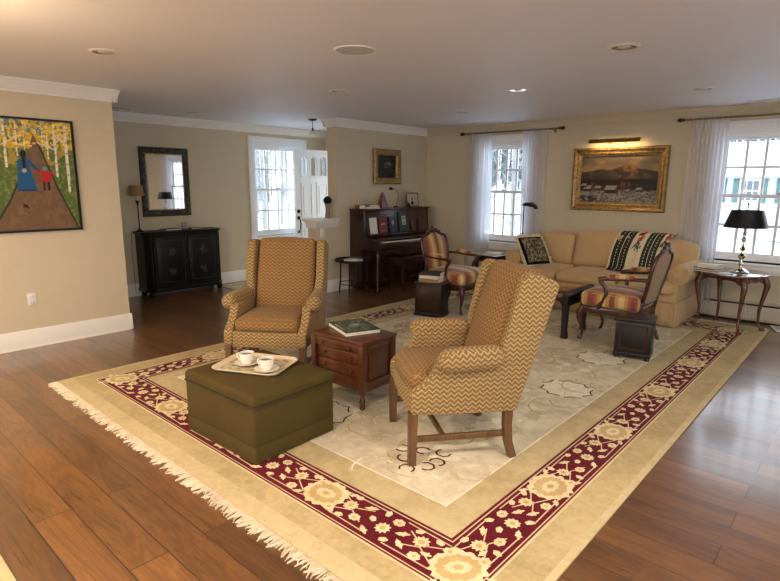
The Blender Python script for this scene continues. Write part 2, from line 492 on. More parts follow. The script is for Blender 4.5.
M['rug_flower'] = rug_mat('rug_flower_wool', S(228, 211, 172), S(208, 184, 138), 6.0, 18)
M['rug_flower2'] = rug_mat('rug_flower_heart_wool', S(200, 174, 122), S(180, 152, 102), 6.0, 18)
M['rug_inner'] = rug_mat('rug_inner_border_wool', S(198, 179, 138), S(170, 150, 108), 2.6, 18)
M['rug_line'] = rug_mat('rug_pale_line_wool', S(214, 190, 160), S(196, 168, 134), 6.0, 18)
M['rug_faint'] = rug_mat('rug_faint_motif_wool', S(206, 192, 158), S(190, 176, 140), 6.0, 18)
M['rug_faint2'] = rug_mat('rug_faint_pale_wool', S(238, 230, 208), S(222, 212, 184), 6.0, 18)
M['fringe'] = pbr('cotton_fringe', S(222, 206, 176), 0.95, var=0.12, scale=40)
#@@SPLIT@@
# ------------------------------------------------------------------ room shell
CZ = 2.44
def wallbox(name, u0, u1, holes, w0, w1, along='x', z1=CZ):
    """wall slab along x or y with rectangular holes (u0,u1,z0,z1)"""
    bm = B()
    def put(a, b, za, zb):
        if b-a < 1e-4 or zb-za < 1e-4: return
        if along == 'x': bb(bm, a, b, w0, w1, za, zb)
        else: bb(bm, w0, w1, a, b, za, zb)
    cur = u0
    for h in sorted(holes):
        put(cur, h[0], 0, z1); put(h[0], h[1], 0, h[2]); put(h[0], h[1], h[3], z1); cur = h[1]
    put(cur, u1, 0, z1)
    return struct(part(name, bm, M['wall'], smooth=0))

XL, XM, YW, YE = -5.89, -7.61, 7.43, 6.70
bm = B(); bb(bm, -7.75, 2.74, -3.34, 7.57, -0.12, 0.0); struct(part('floor', bm, M['floor'], smooth=0))
bm = B(); bb(bm, -7.75, 2.74, -3.34, 7.57, CZ, CZ+0.12); struct(part('ceiling', bm, M['ceil'], smooth=0))
wallbox('wall_left', -3.2, 2.385, [], XL-0.14, XL, 'y')
wallbox('wall_hall', XM, XL-0.14, [], 2.285, 2.385, 'x')
wallbox('wall_foyer', 2.285, YE, [(5.19, 6.15, 0.70, 2.14)], XM-0.14, XM, 'y')
wallbox('wall_piano', 5.394, YW, [], -6.09, XL, 'y')
wallbox('wall_entry', XM-0.14, -6.09, [(-7.33, -6.50, 0.0, 2.12)], YE, YE+0.12, 'x')
wallbox('wall_windows', -6.09, 2.6, [(-4.80, -4.00, 0.70, 2.14), (-1.54, -0.29, 0.70, 2.14)], YW, YW+0.14, 'x')
wallbox('wall_right', -3.2, YW+0.14, [(-1.6, 1.2, 0.2, 2.14), (2.2, 4.6, 0.2, 2.14)], 2.6, 2.74, 'y')  # openings for the added unseen windows
wallbox('wall_rear', -6.02, 2.74, [(-4.6, -1.8, 0.5, 2.14), (-1.0, 1.8, 0.5, 2.14)], -3.34, -3.2, 'x')  # rear openings likewise added to let in daylight
# knee wall with moulded cap
bm = B(); bb(bm, -6.06, XL, 4.985, 5.394, 0, 0.95); struct(part('wall_knee', bm, M['wall'], smooth=0))
bm = B()
prism(bm, [(-6.06, .93), (-6.075, .95), (-6.08, .985), (-6.10, 1.005), (-6.105, 1.03), (-5.85, 1.03), (-5.852, 1.005), (-5.866, .985), (-5.87, .95), (-5.888, .93)], 'y', 4.958, 5.394)
bb(bm, -6.125, -5.835, 4.93, 5.40, 1.03, 1.06, 0.006)
o = part('trim_1', bm, M['trim']); struct(o)

CR = [(0, 2.325), (0.010, 2.325), (0.013, 2.345), (0.022, 2.352), (0.036, 2.385), (0.05, 2.40), (0.054, 2.418), (0.068, 2.422), (0.068, CZ), (0, CZ)]
BB_ = [(0, 0), (0.02, 0), (0.02, 0.012), (0.015, 0.02), (0.015, 0.145), (0.011, 0.155), (0.009, 0.17), (0, 0.175)]
def runmould(bm, prof, axis, w, sgn, a0, a1):
    if axis == 'y': prism(bm, [(w+sgn*d, z) for d, z in prof], 'y', a0, a1)
    else: prism(bm, [(w+sgn*d, z) for d, z in prof], 'x', a0, a1)
n = 2
def mould(prof, runs, mat, nm):
    bm = B()
    for r in runs: runmould(bm, prof, *r)
    return struct(part(nm, bm, mat, smooth=25))
mould(CR, [('y', XL, 1, -3.2, 2.385+0.055), ('x', 2.385, 1, XM, XL+0.055)], M['trim'], 'trim_2')
mould(CR, [('y', XM, 1, 2.385, YE)], M['trim'], 'trim_3')
mould(CR, [('y', XL, 1, 5.394-0.055, YW), ('x', 5.394, -1, -6.09-0.055, XL+0.055), ('y', -6.09, -1, 5.394-0.055, YE)], M['trim'], 'trim_4')
mould(CR, [('x', YW, -1, XL, 2.6)], M['wall'], 'trim_5')
mould(BB_, [('y', XL, 1, -3.2, 2.385+0.02), ('x', 2.385, 1, XM, XL+0.02)], M['trim'], 'baseboard_left')
mould(BB_, [('y', XM, 1, 2.385, YE)], M['trim'], 'baseboard_foyer')
mould(BB_, [('y', XL, 1, 4.985-0.02, YW), ('x', 4.985, -1, -6.08, XL+0.02), ('y', -6.06, -1, 4.985-0.02, 5.394)], M['trim'], 'baseboard_piano')

# ------------------------------------------------------------------ windows
def make_window(name, w, loc, rz, cols=4, z0=0.70, z1=2.14, casing=True, mull=()):
    root = bpy.data.objects.new(name, None); COL.objects.link(root); root.location = loc; root.rotation_euler = (0, 0, rz); struct(root)
    h = w/2; c = 0.105
    bm = B()
    if casing:
        l = mull[0] if mull else c; r = mull[1] if mull else c
        bb(bm, -h-l, -h, -0.022, 0, z0-0.02, z1+c, 0.004); bb(bm, h, h+r, -0.022, 0, z0-0.02, z1+c, 0.004)
        bb(bm, -h, h, -0.0222, 0, z1, z1+c, 0.004)
        bb(bm, -h-l-0.012, h+r+0.012, -0.036, 0, z1+c, z1+c+0.028, 0.006)
        bb(bm, -h-l-0.025, h+r+0.025, -0.06, 0.03, z0-0.05, z0-0.02, 0.006)      # stool
        bb(bm, -h-l, h+r, -0.02, 0, z0-0.14, z0-0.05, 0.004)                     # apron
    part('casing', bm, M['sash'], root)
    bm = B()
    for s in (-1, 1): bb(bm, s*h, s*(h-0.02), 0.0, 0.13, z0-0.02, z1)
    bb(bm, -h+0.02, h-0.02, 0, 0.13, z1-0.02, z1); bb(bm, -h+0.02, h-0.02, 0.0, 0.14, z0-0.02, z0+0.01)
    part('jamb', bm, M['sash'], root)
    zm = (z0+z1)/2+0.02
    for nm, ya, za, zb, br in (('upper_sash', 0.075, zm-0.025, z1-0.02, 0.05), ('lower_sash', 0.035, z0+0.01, zm+0.02, 0.075)):
        bm = B(); a, b_ = -h+0.02, h-0.02; st = 0.042
        bb(bm, a, a+st, ya, ya+0.035, za, zb, 0.003); bb(bm, b_-st, b_, ya, ya+0.035, za, zb, 0.003)
        bt = br if nm == 'lower_sash' else 0.04; tp = 0.05 if nm == 'upper_sash' else 0.04
        bb(bm, a+st, b_-st, ya, ya+0.035, za, za+bt, 0.003); bb(bm, a+st, b_-st, ya, ya+0.035, zb-tp, zb, 0.003)
        ga, gb, gz0, gz1 = a+st, b_-st, za+bt, zb-tp
        for k in range(1, cols):
            x = ga+(gb-ga)*k/cols; bb(bm, x-0.013, x+0.013, ya+0.004, ya+0.03, gz0, gz1)
        zz = (gz0+gz1)/2; bb(bm, ga, gb, ya+0.005, ya+0.031, zz-0.013, zz+0.013)
        sash = part(nm, bm, M['sash'], root)
        bm = B(); bb(bm, ga-0.004, gb+0.004, ya+0.015, ya+0.019, gz0-0.004, gz1+0.004); part('glass', bm, M['glass'], sash, smooth=0)
    bm = B(); bx(bm, (0, 0.02, zm+0.028), (0.05, 0.03, 0.016), 0.004); part('sash_lock', bm, M['brass'], root)
    return root
make_window('window_1', 0.96, (XM, 5.67, 0), R(90))
make_window('window_2', 0.80, (-4.40, YW, 0), 0)
make_window('window_3', 1.25, (-0.915, YW, 0), 0, cols=6)
make_window('added_window_4', 2.8, (2.6, -0.2, 0), R(-90), cols=6, z0=0.2)  # this and the next are unseen, added to let in more daylight
make_window('added_window_5', 2.4, (2.6, 3.4, 0), R(-90), cols=6, z0=0.2)
make_window('added_window_6', 2.8, (-3.2, -3.2, 0), R(180), cols=6, z0=0.5)  # unseen rear windows, added to brighten the room from behind the camera
make_window('added_window_7', 2.8, (0.4, -3.2, 0), R(180), cols=6, z0=0.5)

# front door, standing open into the foyer
root = bpy.data.objects.new('door_1', None); COL.objects.link(root); root.location = (-7.40, 5.815, 0); struct(root)
bm = B()
W_, HT = 0.83, 2.10
holes = []
def arch(cy, w, z0, z1, n=8):
    r = w/2; pts = [(cy-r, z0), (cy+r, z0)]
    for k in range(n+1):
        a = PI*k/n; pts.append((cy+r*math.cos(a), z1-r*1.35+1.35*r*math.sin(a)))
    return pts
# slab as strips around the three arched lights
zA, zB = 1.675, 1.985
bb(bm, -0.022, 0.022, 0, W_, 0.015, zA)
bb(bm, -0.022, 0.022, 0, W_, zB, HT)
cs = [0.205, 0.415, 0.625]; aw = 0.125
ed = [0]+[v for c in cs for v in (c-aw/2, c+aw/2)]+[W_]
for k in range(0, len(ed), 2): bb(bm, -0.022, 0.022, ed[k], ed[k+1], zA, zB)
for c in cs:   # spandrels above each arch
    r = aw/2
    for s in (-1, 1):
        pts = [(c+s*r, zB)]+[(c+s*r*math.cos(PI/2*k/6), zB-r*1.35+1.35*r*math.sin(PI/2*k/6)) for k in range(7)]
        prism(bm, pts, 'x', -0.022, 0.022)
part('door_slab', bm, M['sash'], root, smooth=0)
bm = B()
for (a, b_) in ((0.12, 0.37), (0.46, 0.71)):
    for (za, zb) in ((0.98, 1.56), (0.20, 0.84)):
        for s in (1,):
            t = 0.028
            bb(bm, 0.022, 0.034, a, b_, za, za+t, .004); bb(bm, 0.022, 0.034, a, b_, zb-t, zb, .004)
            bb(bm, 0.022, 0.034, a, a+t, za+t, zb-t, .004); bb(bm, 0.022, 0.034, b_-t, b_, za+t, zb-t, .004)
            bb(bm, 0.022, 0.030, a+0.055, b_-0.055, za+0.055, zb-0.055, .007)
part('raised_panel', bm, M['sash'], root, smooth=0)
for c in cs:
    bm = B(); prism(bm, arch(c, aw, zA, zB), 'x', -0.004, 0.004); part('arched_glass', bm, M['glass'], root, smooth=0)
    bm = B()
    o_ = arch(c, aw+0.03, zA-0.015, zB+0.015, 10)
    pts = [(0.024, y, z) for y, z in o_]; tube(bm, pts+[pts[0]], 0.008, 6); part('light_moulding', bm, M['sash'], root)
bm = B(); lathe(bm, [(0.0, 0.05), (0.018, 0.05), (0.03, 0.036), (0.033, 0.02)], 16, (0, 0.062, 1.085), axis='x'); part('deadbolt', bm, M['bronze'], root)
bm = B()
lathe(bm, [(0.0, 0.045), (0.02, 0.045), (0.032, 0.03), (0.033, 0.02)], 16, (0, 0.062, 0.975), axis='x')
tube(bm, [(0.03, .062, .965), (.065, .062, .94), (.075, .062, .87), (.062, .062, .79), (.03, .062, .75)], [.008, .01, .012, .01, .008], 8)
lathe(bm, [(0.0, 0.04), (0.014, 0.04), (0.024, 0.03), (0.024, 0.02)], 14, (0, 0.062, 0.74), axis='x')
part('door_handle', bm, M['bronze'], root)
bm = B()
for z in (0.25, 1.05, 1.85): tube(bm, [(0.0, W_+0.008, z-.05), (0.0, W_+0.008, z+.05)], 0.008, 8)
part('hinge', bm, M['bronze'], root)
bm = B()
for a, b_ in ((-7.41, -7.33), (-6.50, -6.42)): bb(bm, a, b_, YE-0.02, YE-0.001, 0, 2.20, .004)
bb(bm, -7.33, -6.50, YE-0.02, YE-0.001, 2.12, 2.20, .004)
struct(part('trim_6', bm, M['sash']))

# ------------------------------------------------------------------ curtains and rods
def curtain(x0, x1, b0, b1, ztop, zbot, folds, seed, label):
    rr = random.Random(seed); ph = [rr.uniform(0, 6.28) for _ in range(4)]
    def fn(u, v):
        z = ztop+0.03+(zbot-ztop-0.03)*v
        xa = x0+(b0-x0)*v; xb = x1+(b1-x1)*v
        uu = u+0.012*math.sin(9*u+ph[1])
        am = 0.010+0.022*min(1, v*3)
        w = math.sin(2*PI*folds*uu+ph[0]+0.5*math.sin(3*v+ph[2]))+0.35*math.sin(2*PI*folds*0.43*uu+ph[3]+v)
        k = 1.0
        if v < 0.05: k = 0.35+0.65*abs(v-0.02)/0.03
        return (xa+(xb-xa)*uu, 7.362+am*w*k, z)
    bm = B(); surf(bm, fn, folds*10, 40)
    o = part('curtain', bm, M['sheer'], smooth=180)
    return tag(o, label, 'curtain', 'sheer curtains')
curtain(-5.00, -4.60, -5.02, -4.60, 2.31, 0.03, 9, 1, 'white sheer curtain left of the window nearest the piano')
curtain(-4.07, -3.68, -4.05, -3.72, 2.31, 0.03, 9, 2, 'white sheer curtain behind the black floor lamp by the sofa')
curtain(-1.86, -1.475, -1.90, -1.46, 2.31, 0.03, 9, 3, 'white sheer curtain right of the sofa behind the oval side table')
curtain(-.36, .13, -.38, .15, 2.31, 0.03, 9, 4, 'white sheer curtain right of the wide window, seen only in the wall mirror')
def rod(x0, x1, label, brk):
    t = thing('curtain_rod', label, 'curtain rod', ((x0+x1)/2, 7.362, 2.315))
    h = (x1-x0)/2
    bm = B(); tube(bm, [(-h, 0, 0), (h, 0, 0)], 0.011, 10); part('rod', bm, M['rodmetal'], t)
    for s in (-1, 1):
        bm = B(); lathe(bm, [(0.0, 0.0), (.018, .004), (.02, .015), (.012, .025), (.024, .04), (.026, .055), (.014, .075), (0, .085)], 14, (s*h, 0, 0), axis='x')
        if s < 0:
            for v in bm.verts: v.co.x = -h-(v.co.x+h)
            bmesh.ops.reverse_faces(bm, faces=bm.faces)
        part('finial', bm, M['bronze'], t)
    for xb in brk:
        bm = B(); tube(bm, [(xb, 0.064, -.02), (xb, 0.02, -.02), (xb, 0, -0.012)], 0.006, 8); bx(bm, (xb, .064, -.02), (.03, .006, .06), .002); part('bracket', bm, M['rodmetal'], t)
rod(-5.09, -3.52, 'short metal curtain rod over the window nearest the piano', (-.70, .70))
rod(-1.94, 0.26, 'long metal curtain rod over the window behind the black lamp', (-1.0, 1.0))

# ------------------------------------------------------------------ baseboard heater, outlet, switch
t = thing('baseboard_heater', 'long beige baseboard heater along the window wall', 'heater', (-1.4, YW, 0))
bm = B(); prism(bm, [(-0.002, .02), (-0.06, .02), (-0.07, .05), (-0.07, .17), (-0.055, .195), (-0.002, .195)], 'x', -3.95, 3.95); part('cover', bm, M['heater'], t, smooth=0)
bm = B(); prism(bm, [(-0.002, .205), (-0.035, .205), (-0.052, .222), (-0.04, .238), (-0.002, .238)], 'x', -3.95, 3.95); part('damper', bm, M['heater'], t, smooth=0)
bm = B(); bb(bm, -3.94, 3.94, -0.04, -0.002, 0.0, 0.02); bb(bm, -3.94, 3.94, -0.03, -0.002, 0.195, 0.205)
bb(bm, -3.94, 3.94, -0.045, -0.03, 0.192, 0.210); part('air_gap_shade', bm, M['dark'], t, smooth=0)  # solid dark strips painted as the shade around cover and damper
for x in (-3.97, -1.3, 1.3, 3.97):
    bm = B(); bb(bm, x-.03, x+.03, -0.075, -0.001, 0.0, 0.242, .004); part('joint_cap', bm, M['heater'], t)
def plate(name, label, cat, loc, rz, kind):
    t = thing(name, label, cat, loc, rz)
    bm = B(); bx(bm, (0, -0.004, 0), (.075, .008, .118), .003); part('plate', bm, M['white_plastic'], t)
    for s in ((-1, 1) if kind == 'o' else (0,)):
        bm = B(); bx(bm, (0, -0.009, s*.026), (.034, .005, .03 if kind == 'o' else .06), .002)
        q = part('socket' if kind == 'o' else 'rocker', bm, M['white_plastic'], t)
        if kind == 'o':
            bm = B(); bx(bm, (-.007, -.0118, s*.026+.003), (.003, .001, .009)); bx(bm, (.007, -.0118, s*.026+.003), (.003, .001, .009)); part('slot', bm, M['dark'], q)
plate('wall_outlet', 'ivory electrical outlet low on the wall below the path painting', 'outlet', (XL, 1.505, 0.46), R(90), 'o')
plate('light_switch', 'pale light switch plate on the low wall beneath the taupe vase', 'switch', (XL, 5.10, 0.865), R(90), 's')

# ------------------------------------------------------------------ ceiling fixtures
def can(x, y, label, emit=None, gap=False):
    t = thing('recessed_light', label, 'ceiling light', (x, y, CZ), 0, 'recessed ceiling lights')
    bm = B(); lathe(bm, [(.075, -.001), (.078, -.008), (.098, -.006), (.104, -.0005)], 32); part('trim_ring', bm, M['trim'], t)
    bm = B(); lathe(bm, [(.0, -.0012), (.045, -.0016), (.0755, -.007), (.0755, -.0008)], 32); part('reflector', bm, M['silver'], t)
    bm = B(); lathe(bm, [(.0, -.011), (.02, -.010), (.036, -.0055), (.04, -.0015)], 24); part('bulb', bm, M['emitwarm'] if emit else M['bulb'], t)
M['bulb'] = pbr('frosted_bulb', S(206, 204, 200), 0.4, var=0.02)
e = NT('added_warm_bulb'); e.fin((1, .8, .55, 1), 0.5); e.b.inputs['Emission Color'].default_value = (1, .72, .42, 1); e.b.inputs['Emission Strength'].default_value = 30; M['emitwarm'] = e.m
for x, y, lb in ((-4.217, 1.687, 'recessed ceiling light nearest the path painting on the left wall'), (-4.176, 3.865, 'recessed ceiling light in the line between path painting and piano'),
                 (-6.86, 3.773, 'recessed ceiling light in front of the wall mirror'), (-1.428, 3.853, 'large recessed ceiling light nearest the camera at right of the ceiling'),
                 (-2.785, 4.894, 'recessed ceiling light in the middle of the ceiling before the sofa'), (-4.118, 5.906, 'recessed ceiling light nearest the window by the piano'),
                 (-1.436, 5.931, 'recessed ceiling light nearest the right window')):
    can(x, y, lb)
for x, y in ((-4.2, -0.5), (-1.4, -0.4), (-4.6, -2.0), (-1.4, -2.2), (-2.8, -1.4), (0.0, 1.75), (1.35, .35), (1.35, 3.1)):  # out of view; first five assumed, the last three added to brighten the right floor
    can(x, y, 'lit warm recessed ceiling light added unseen behind or beside the camera', emit=True)
t = thing('ceiling_speaker', 'round white ceiling speaker grille, wide and flat without a bulb', 'speaker', (-2.845, 2.785, CZ))
bm = B(); lathe(bm, [(.0, -.008), (.10, -.008), (.128, -.006), (.132, -.0005)], 40); part('grille', bm, pbr('speaker_grille_grey', S(200, 198, 196), .7, var=.05, scale=200), t)
bm = B(); lathe(bm, [(.131, -.0005), (.133, -.008), (.142, -.007), (.146, -.0005)], 40); part('rim', bm, M['trim'], t)
def vent(x, y, w, d, label):
    t = thing('ceiling_vent', label, 'vent', (x, y, CZ))
    bm = B()
    for s in (-1, 1):
        bb(bm, -w/2, w/2, s*d/2, s*(d/2-.02), -.007, -.0005, .002); bb(bm, s*w/2, s*(w/2-.02), -d/2+.02, d/2-.02, -.007, -.0005, .002)
    part('frame', bm, M['trim'], t)
    bm = B(); bb(bm, -w/2+.02, w/2-.02, -d/2+.02, d/2-.02, -.0015, -.0005); part('duct_shade', bm, M['dark'], t, smooth=0)  # flat dark sheet painted as the shade inside the duct
    bm = B()
    k = max(3, int(d/.022))
    for i in range(k): bx(bm, (0, -d/2+.02+(d-.04)*(i+.5)/k, -.005), (w-.04, .012, .002), 0, rot=Matrix.Rotation(R(20), 4, 'X'))
    part('louvre', bm, M['trim'], t, smooth=0)
vent(-4.56, 7.13, 0.58, 0.15, 'white slatted ceiling vent above the window by the piano')
vent(-1.0, 7.13, 0.58, 0.15, 'white slatted ceiling vent above the right window')
vent(-7.2, 2.93, 0.15, 0.45, 'dark slotted ceiling vent near the corner above the black cabinet')
# assumed globe lamp hanging unseen left of the camera, put in for warm glow
t = thing('pendant_light', 'assumed warm lit globe pendant hanging unseen left of the camera', 'pendant', (-3.45, .35, CZ))
bm = B(); lathe(bm, [(0, -.03), (.05, -.028), (.062, -.012), (.062, -.0005)], 24); part('canopy', bm, M['brass'], t)
bm = B(); tube(bm, [(0, 0, -.02), (0, 0, -.40)], .006, 8); part('stem', bm, M['brass'], t)
bm = B(); bmesh.ops.create_icosphere(bm, subdivisions=3, radius=.10, matrix=Matrix.Translation((0, 0, -.49)))
eg = NT('assumed_warm_globe'); eg.fin((1, .85, .65, 1), .4); eg.b.inputs['Emission Color'].default_value = (1, .70, .38, 1); eg.b.inputs['Emission Strength'].default_value = 95  # glow of the assumed pendant, warming the left wall and ceiling
part('assumed_globe', bm, eg.m, t)
# foyer pendant
t = thing('pendant_light', 'small foyer pendant with dark canopy and clear glass bell', 'pendant', (-6.24, 5.26, CZ))
bm = B(); lathe(bm, [(0, -.026), (.03, -.026), (.058, -.016), (.064, -.0005)], 24); part('canopy', bm, M['bronze'], t)
bm = B(); tube(bm, [(0, 0, -.02), (0, 0, -.13)], .004, 8); lathe(bm, [(0, -.17), (.012, -.165), (.014, -.13), (.006, -.12)], 12); part('stem', bm, M['bronze'], t)
bm = B(); lathe(bm, [(.014, -.128), (.03, -.15), (.045, -.185), (.07, -.215), (.068, -.216), (.043, -.187), (.028, -.152), (.012, -.130)], 24); part('glass_bell', bm, M['glass'], t)
#@@SPLIT@@
# ------------------------------------------------------------------ the rug
RZ = 0.012
rx0, rx1, ry0, ry1 = -4.68, -0.788, 1.30, 7.05
rug = thing('area_rug', 'large tan oriental rug with a maroon flowered border and cream fringe', 'rug', (0, 0, 0))
bm = B()
def quad(bm, x0, x1, y0, y1, z, mi):
    f = bm.faces.new([bm.verts.new((x0, y0, z)), bm.verts.new((x1, y0, z)), bm.verts.new((x1, y1, z)), bm.verts.new((x0, y1, z))]); f.material_index = mi
def ring(bm, o, i, z, mi):
    (ox0, ox1, oy0, oy1), (ix0, ix1, iy0, iy1) = o, i
    quad(bm, ox0, ox1, oy0, iy0, z, mi); quad(bm, ox0, ox1, iy1, oy1, z, mi); quad(bm, ox0, ix0, iy0, iy1, z, mi); quad(bm, ix1, ox1, iy0, iy1, z, mi)
def ins(r, d): return (r[0]+d, r[1]-d, r[2]+d, r[3]-d)
FULL = (rx0, rx1, ry0, ry1)
MO = (-4.487, -0.987, 1.527, 6.87); MI = (-4.245, -1.247, 1.80, 6.63)
FI = (-4.08, -1.415, 1.985, 6.46)
z0 = RZ
bb(bm, rx0, rx1, ry0, ry1, 0.0005, z0-0.0005, 0.003)
# materials: 0 tan 1 edge 2 maroon 3 field 4 flower 5 heart 6 line 7 faint 8 faint pale
z = z0
ring(bm, FULL, ins(FULL, 0.035), z, 1)
quad(bm, rx0+.035, rx1-.035, ry0+.035, ry0+0.10, z, 1)
ring(bm, ins(FULL, 0.035), MO, z-0.0002, 0)
ring(bm, MO, MI, z, 2)
ring(bm, MI, FI, z, 9)
quad(bm, *FI, z, 3)
z = z0+0.0006
ring(bm, ins(MO, -0.012), ins(MO, -0.004), z, 4)
ring(bm, ins(MO, .008), ins(MO, .014), z, 6)
ring(bm, ins(MI, -.022), ins(MI, -.015), z, 6)
ring(bm, ins(FI, -.006), ins(FI, .004), z, 8)
def blob(bm, pts, z, mi):
    vs = [bm.verts.new((x, y, z)) for x, y in pts]
    try: f = bm.faces.new(vs)
    except ValueError: return
    f.normal_update()
    if f.normal.z < 0: f.normal_flip()
    f.material_index = mi
def flower(bm, cx, cy, r, pet, z, mi, depth=0.28, ph=0.0, sx=1.0, sy=1.0, rot=0.0, jag=0.0):
    n_ = pet*6; pts = []
    ca, sa = math.cos(rot), math.sin(rot)
    for k in range(n_):
        a = 2*PI*k/n_
        rr_ = r*(1-depth*(0.5-0.5*math.cos(a*pet+ph))) + random.uniform(-jag, jag)*r
        x, y = rr_*math.cos(a)*sx, rr_*math.sin(a)*sy
        pts.append((cx+x*ca-y*sa, cy+x*sa+y*ca))
    blob(bm, pts, z, mi)
def leaf(bm, cx, cy, L, W, ang, z, mi):
    ca, sa = math.cos(ang), math.sin(ang); pts = []
    prof = [(0, 0), (.15, .3), (.3, .38), (.42, .8), (.55, .55), (.7, .6), (.85, .25), (1, 0), (.85, -.2), (.68, -.45), (.5, -.4), (.36, -.75), (.25, -.3), (.12, -.2)]
    for a, b_ in prof:
        x, y = (a-.5)*L, b_*W
        pts.append((cx+x*ca-y*sa, cy+x*sa+y*ca))
    blob(bm, pts, z, mi)
def stroke(bm, pts, w, z, mi):
    for (x0, y0), (x1, y1) in zip(pts, pts[1:]):
        d = Vector((x1-x0, y1-y0)); L = d.length
        if L < 1e-6: continue
        d /= L; nx, ny = -d.y*w/2, d.x*w/2; e = w*.35
        blob(bm, [(x0-d.x*e+nx, y0-d.y*e+ny), (x0-d.x*e-nx, y0-d.y*e-ny), (x1+d.x*e-nx, y1+d.y*e-ny), (x1+d.x*e+nx, y1+d.y*e+ny)], z, mi)
def palmette(bm, cx, cy, z, ang, r=0.125):
    flower(bm, cx, cy, r*1.04, 14, z, 4, .12, 0, 1.0, .86, ang, .05)
    flower(bm, cx, cy, r*.80, 13, z+.0003, 5, .10, 0, 1.0, .80, ang, .05)
    flower(bm, cx, cy, r*.50, 9, z+.0006, 4, .14, 0, 1.0, .62, ang, .04)
    flower(bm, cx, cy, r*.2, 6, z+.0008, 5, .3, 0, 1.0, .7, ang)
    for s in (-1, 1):
        for q in (-1, 1):
            a = ang+s*0.6+(PI if q < 0 else 0)
            leaf(bm, cx+math.cos(a)*r*1.2, cy+math.sin(a)*r*1.15, .06, .022, a, z-.0001, 4)
def band_fill(bm, p0, p1, inner, width, rs):
    """flowers, buds and vines along a border section from p0 to p1; inner = unit vector to the rug centre"""
    rr_ = random.Random(rs)
    d = Vector((p1[0]-p0[0], p1[1]-p0[1])); L = d.length; d /= L; nrm = Vector(inner); ang = math.atan2(d.y, d.x)
    def P(s, o): return (p0[0]+d.x*s+nrm.x*o, p0[1]+d.y*s+nrm.y*o)
    h = width/2
    # angular vines
    for sd in (-1, 1):
        stroke(bm, [P(L*.0, sd*h*.50), P(L*.12, sd*h*.66), P(L*.42, sd*h*.70)], .007, z0+.0007, 6)
        stroke(bm, [P(L*.58, sd*h*.70), P(L*.88, sd*h*.66), P(L, sd*h*.50)], .007, z0+.0007, 6)
        stroke(bm, [P(L*.12, sd*h*.45), P(L*.25, sd*h*.08), P(L*.36, sd*h*.40)], .007, z0+.0007, 6)
        stroke(bm, [P(L*.64, -sd*h*.40), P(L*.76, -sd*h*.05), P(L*.88, -sd*h*.45)], .007, z0+.0007, 6)
    for s, o, kind in ((.10, .55, 'b'), (.12, -.52, 'f'), (.21, .10, 'F'), (.22, -.62, 'b'), (.20, .68, 'b'), (.31, -.35, 'f'), (.33, .48, 'l'), (.40, .05, 'b'), (.43, -.66, 'l'), (.44, .66, 'b'),
                       (.50, -.12, 'F'), (.54, .50, 'f'), (.57, -.60, 'b'), (.62, .10, 'l'), (.66, -.40, 'l'), (.68, .62, 'b'), (.74, .20, 'F'), (.78, -.55, 'f'), (.82, .60, 'b'), (.88, -.15, 'b'), (.90, .45, 'f')):
        cx, cy = P(L*s, o*h*.92)
        zz = z0+.0012+rr_.random()*.0004
        if kind == 'F': flower(bm, cx, cy, .040, 10, zz, 4, .26, 0, 1, 1, rr_.random()*3, .03); flower(bm, cx, cy, .018, 6, zz+.0004, 5)
        elif kind == 'f': flower(bm, cx, cy, .030, 7, zz, 4, .16, 0, 1.1, .9, ang, .03); flower(bm, cx, cy, .012, 5, zz+.0004, 5)
        elif kind == 'b': flower(bm, cx, cy, .021, 5, zz, 4, .14, 0, 1.15, .8, rr_.random()*3)
        else: leaf(bm, cx, cy, .075, .024, ang+rr_.choice((.5, -.5, 2.6, -2.6)), zz, 4)
wx = (MI[0]-MO[0]); wf = (MI[2]-MO[2])
cxl, cxr = (MO[0]+MI[0])/2, (MO[1]+MI[1])/2; cyf, cyb = (MO[2]+MI[2])/2, (MO[3]+MI[3])/2
fx = [-4.366, -3.55, -2.78, -1.93, cxr]
ryy = [cyf, 2.49, 3.36, 4.30, 5.22, 6.02, cyb]
for k, x in enumerate(fx):
    for yy in (cyf, cyb): palmette(bm, x, yy, z0+.0016, 0.0 if 0 < k < 4 else .78, .125)
for k in range(1, len(ryy)-1):
    for xx in (cxl, cxr): palmette(bm, xx, ryy[k], z0+.0016, PI/2, .13)
for a, b_ in zip(fx, fx[1:]):
    band_fill(bm, (a, cyf), (b_, cyf), (0, 1), wf, int(a*100) & 255); band_fill(bm, (a, cyb), (b_, cyb), (0, -1), .24, int(b_*77) & 255)
for a, b_ in zip(ryy, ryy[1:]):
    band_fill(bm, (cxr, a), (cxr, b_), (-1, 0), .26, int(a*91) & 255); band_fill(bm, (cxl, a), (cxl, b_), (1, 0), .24, int(b_*53) & 255)
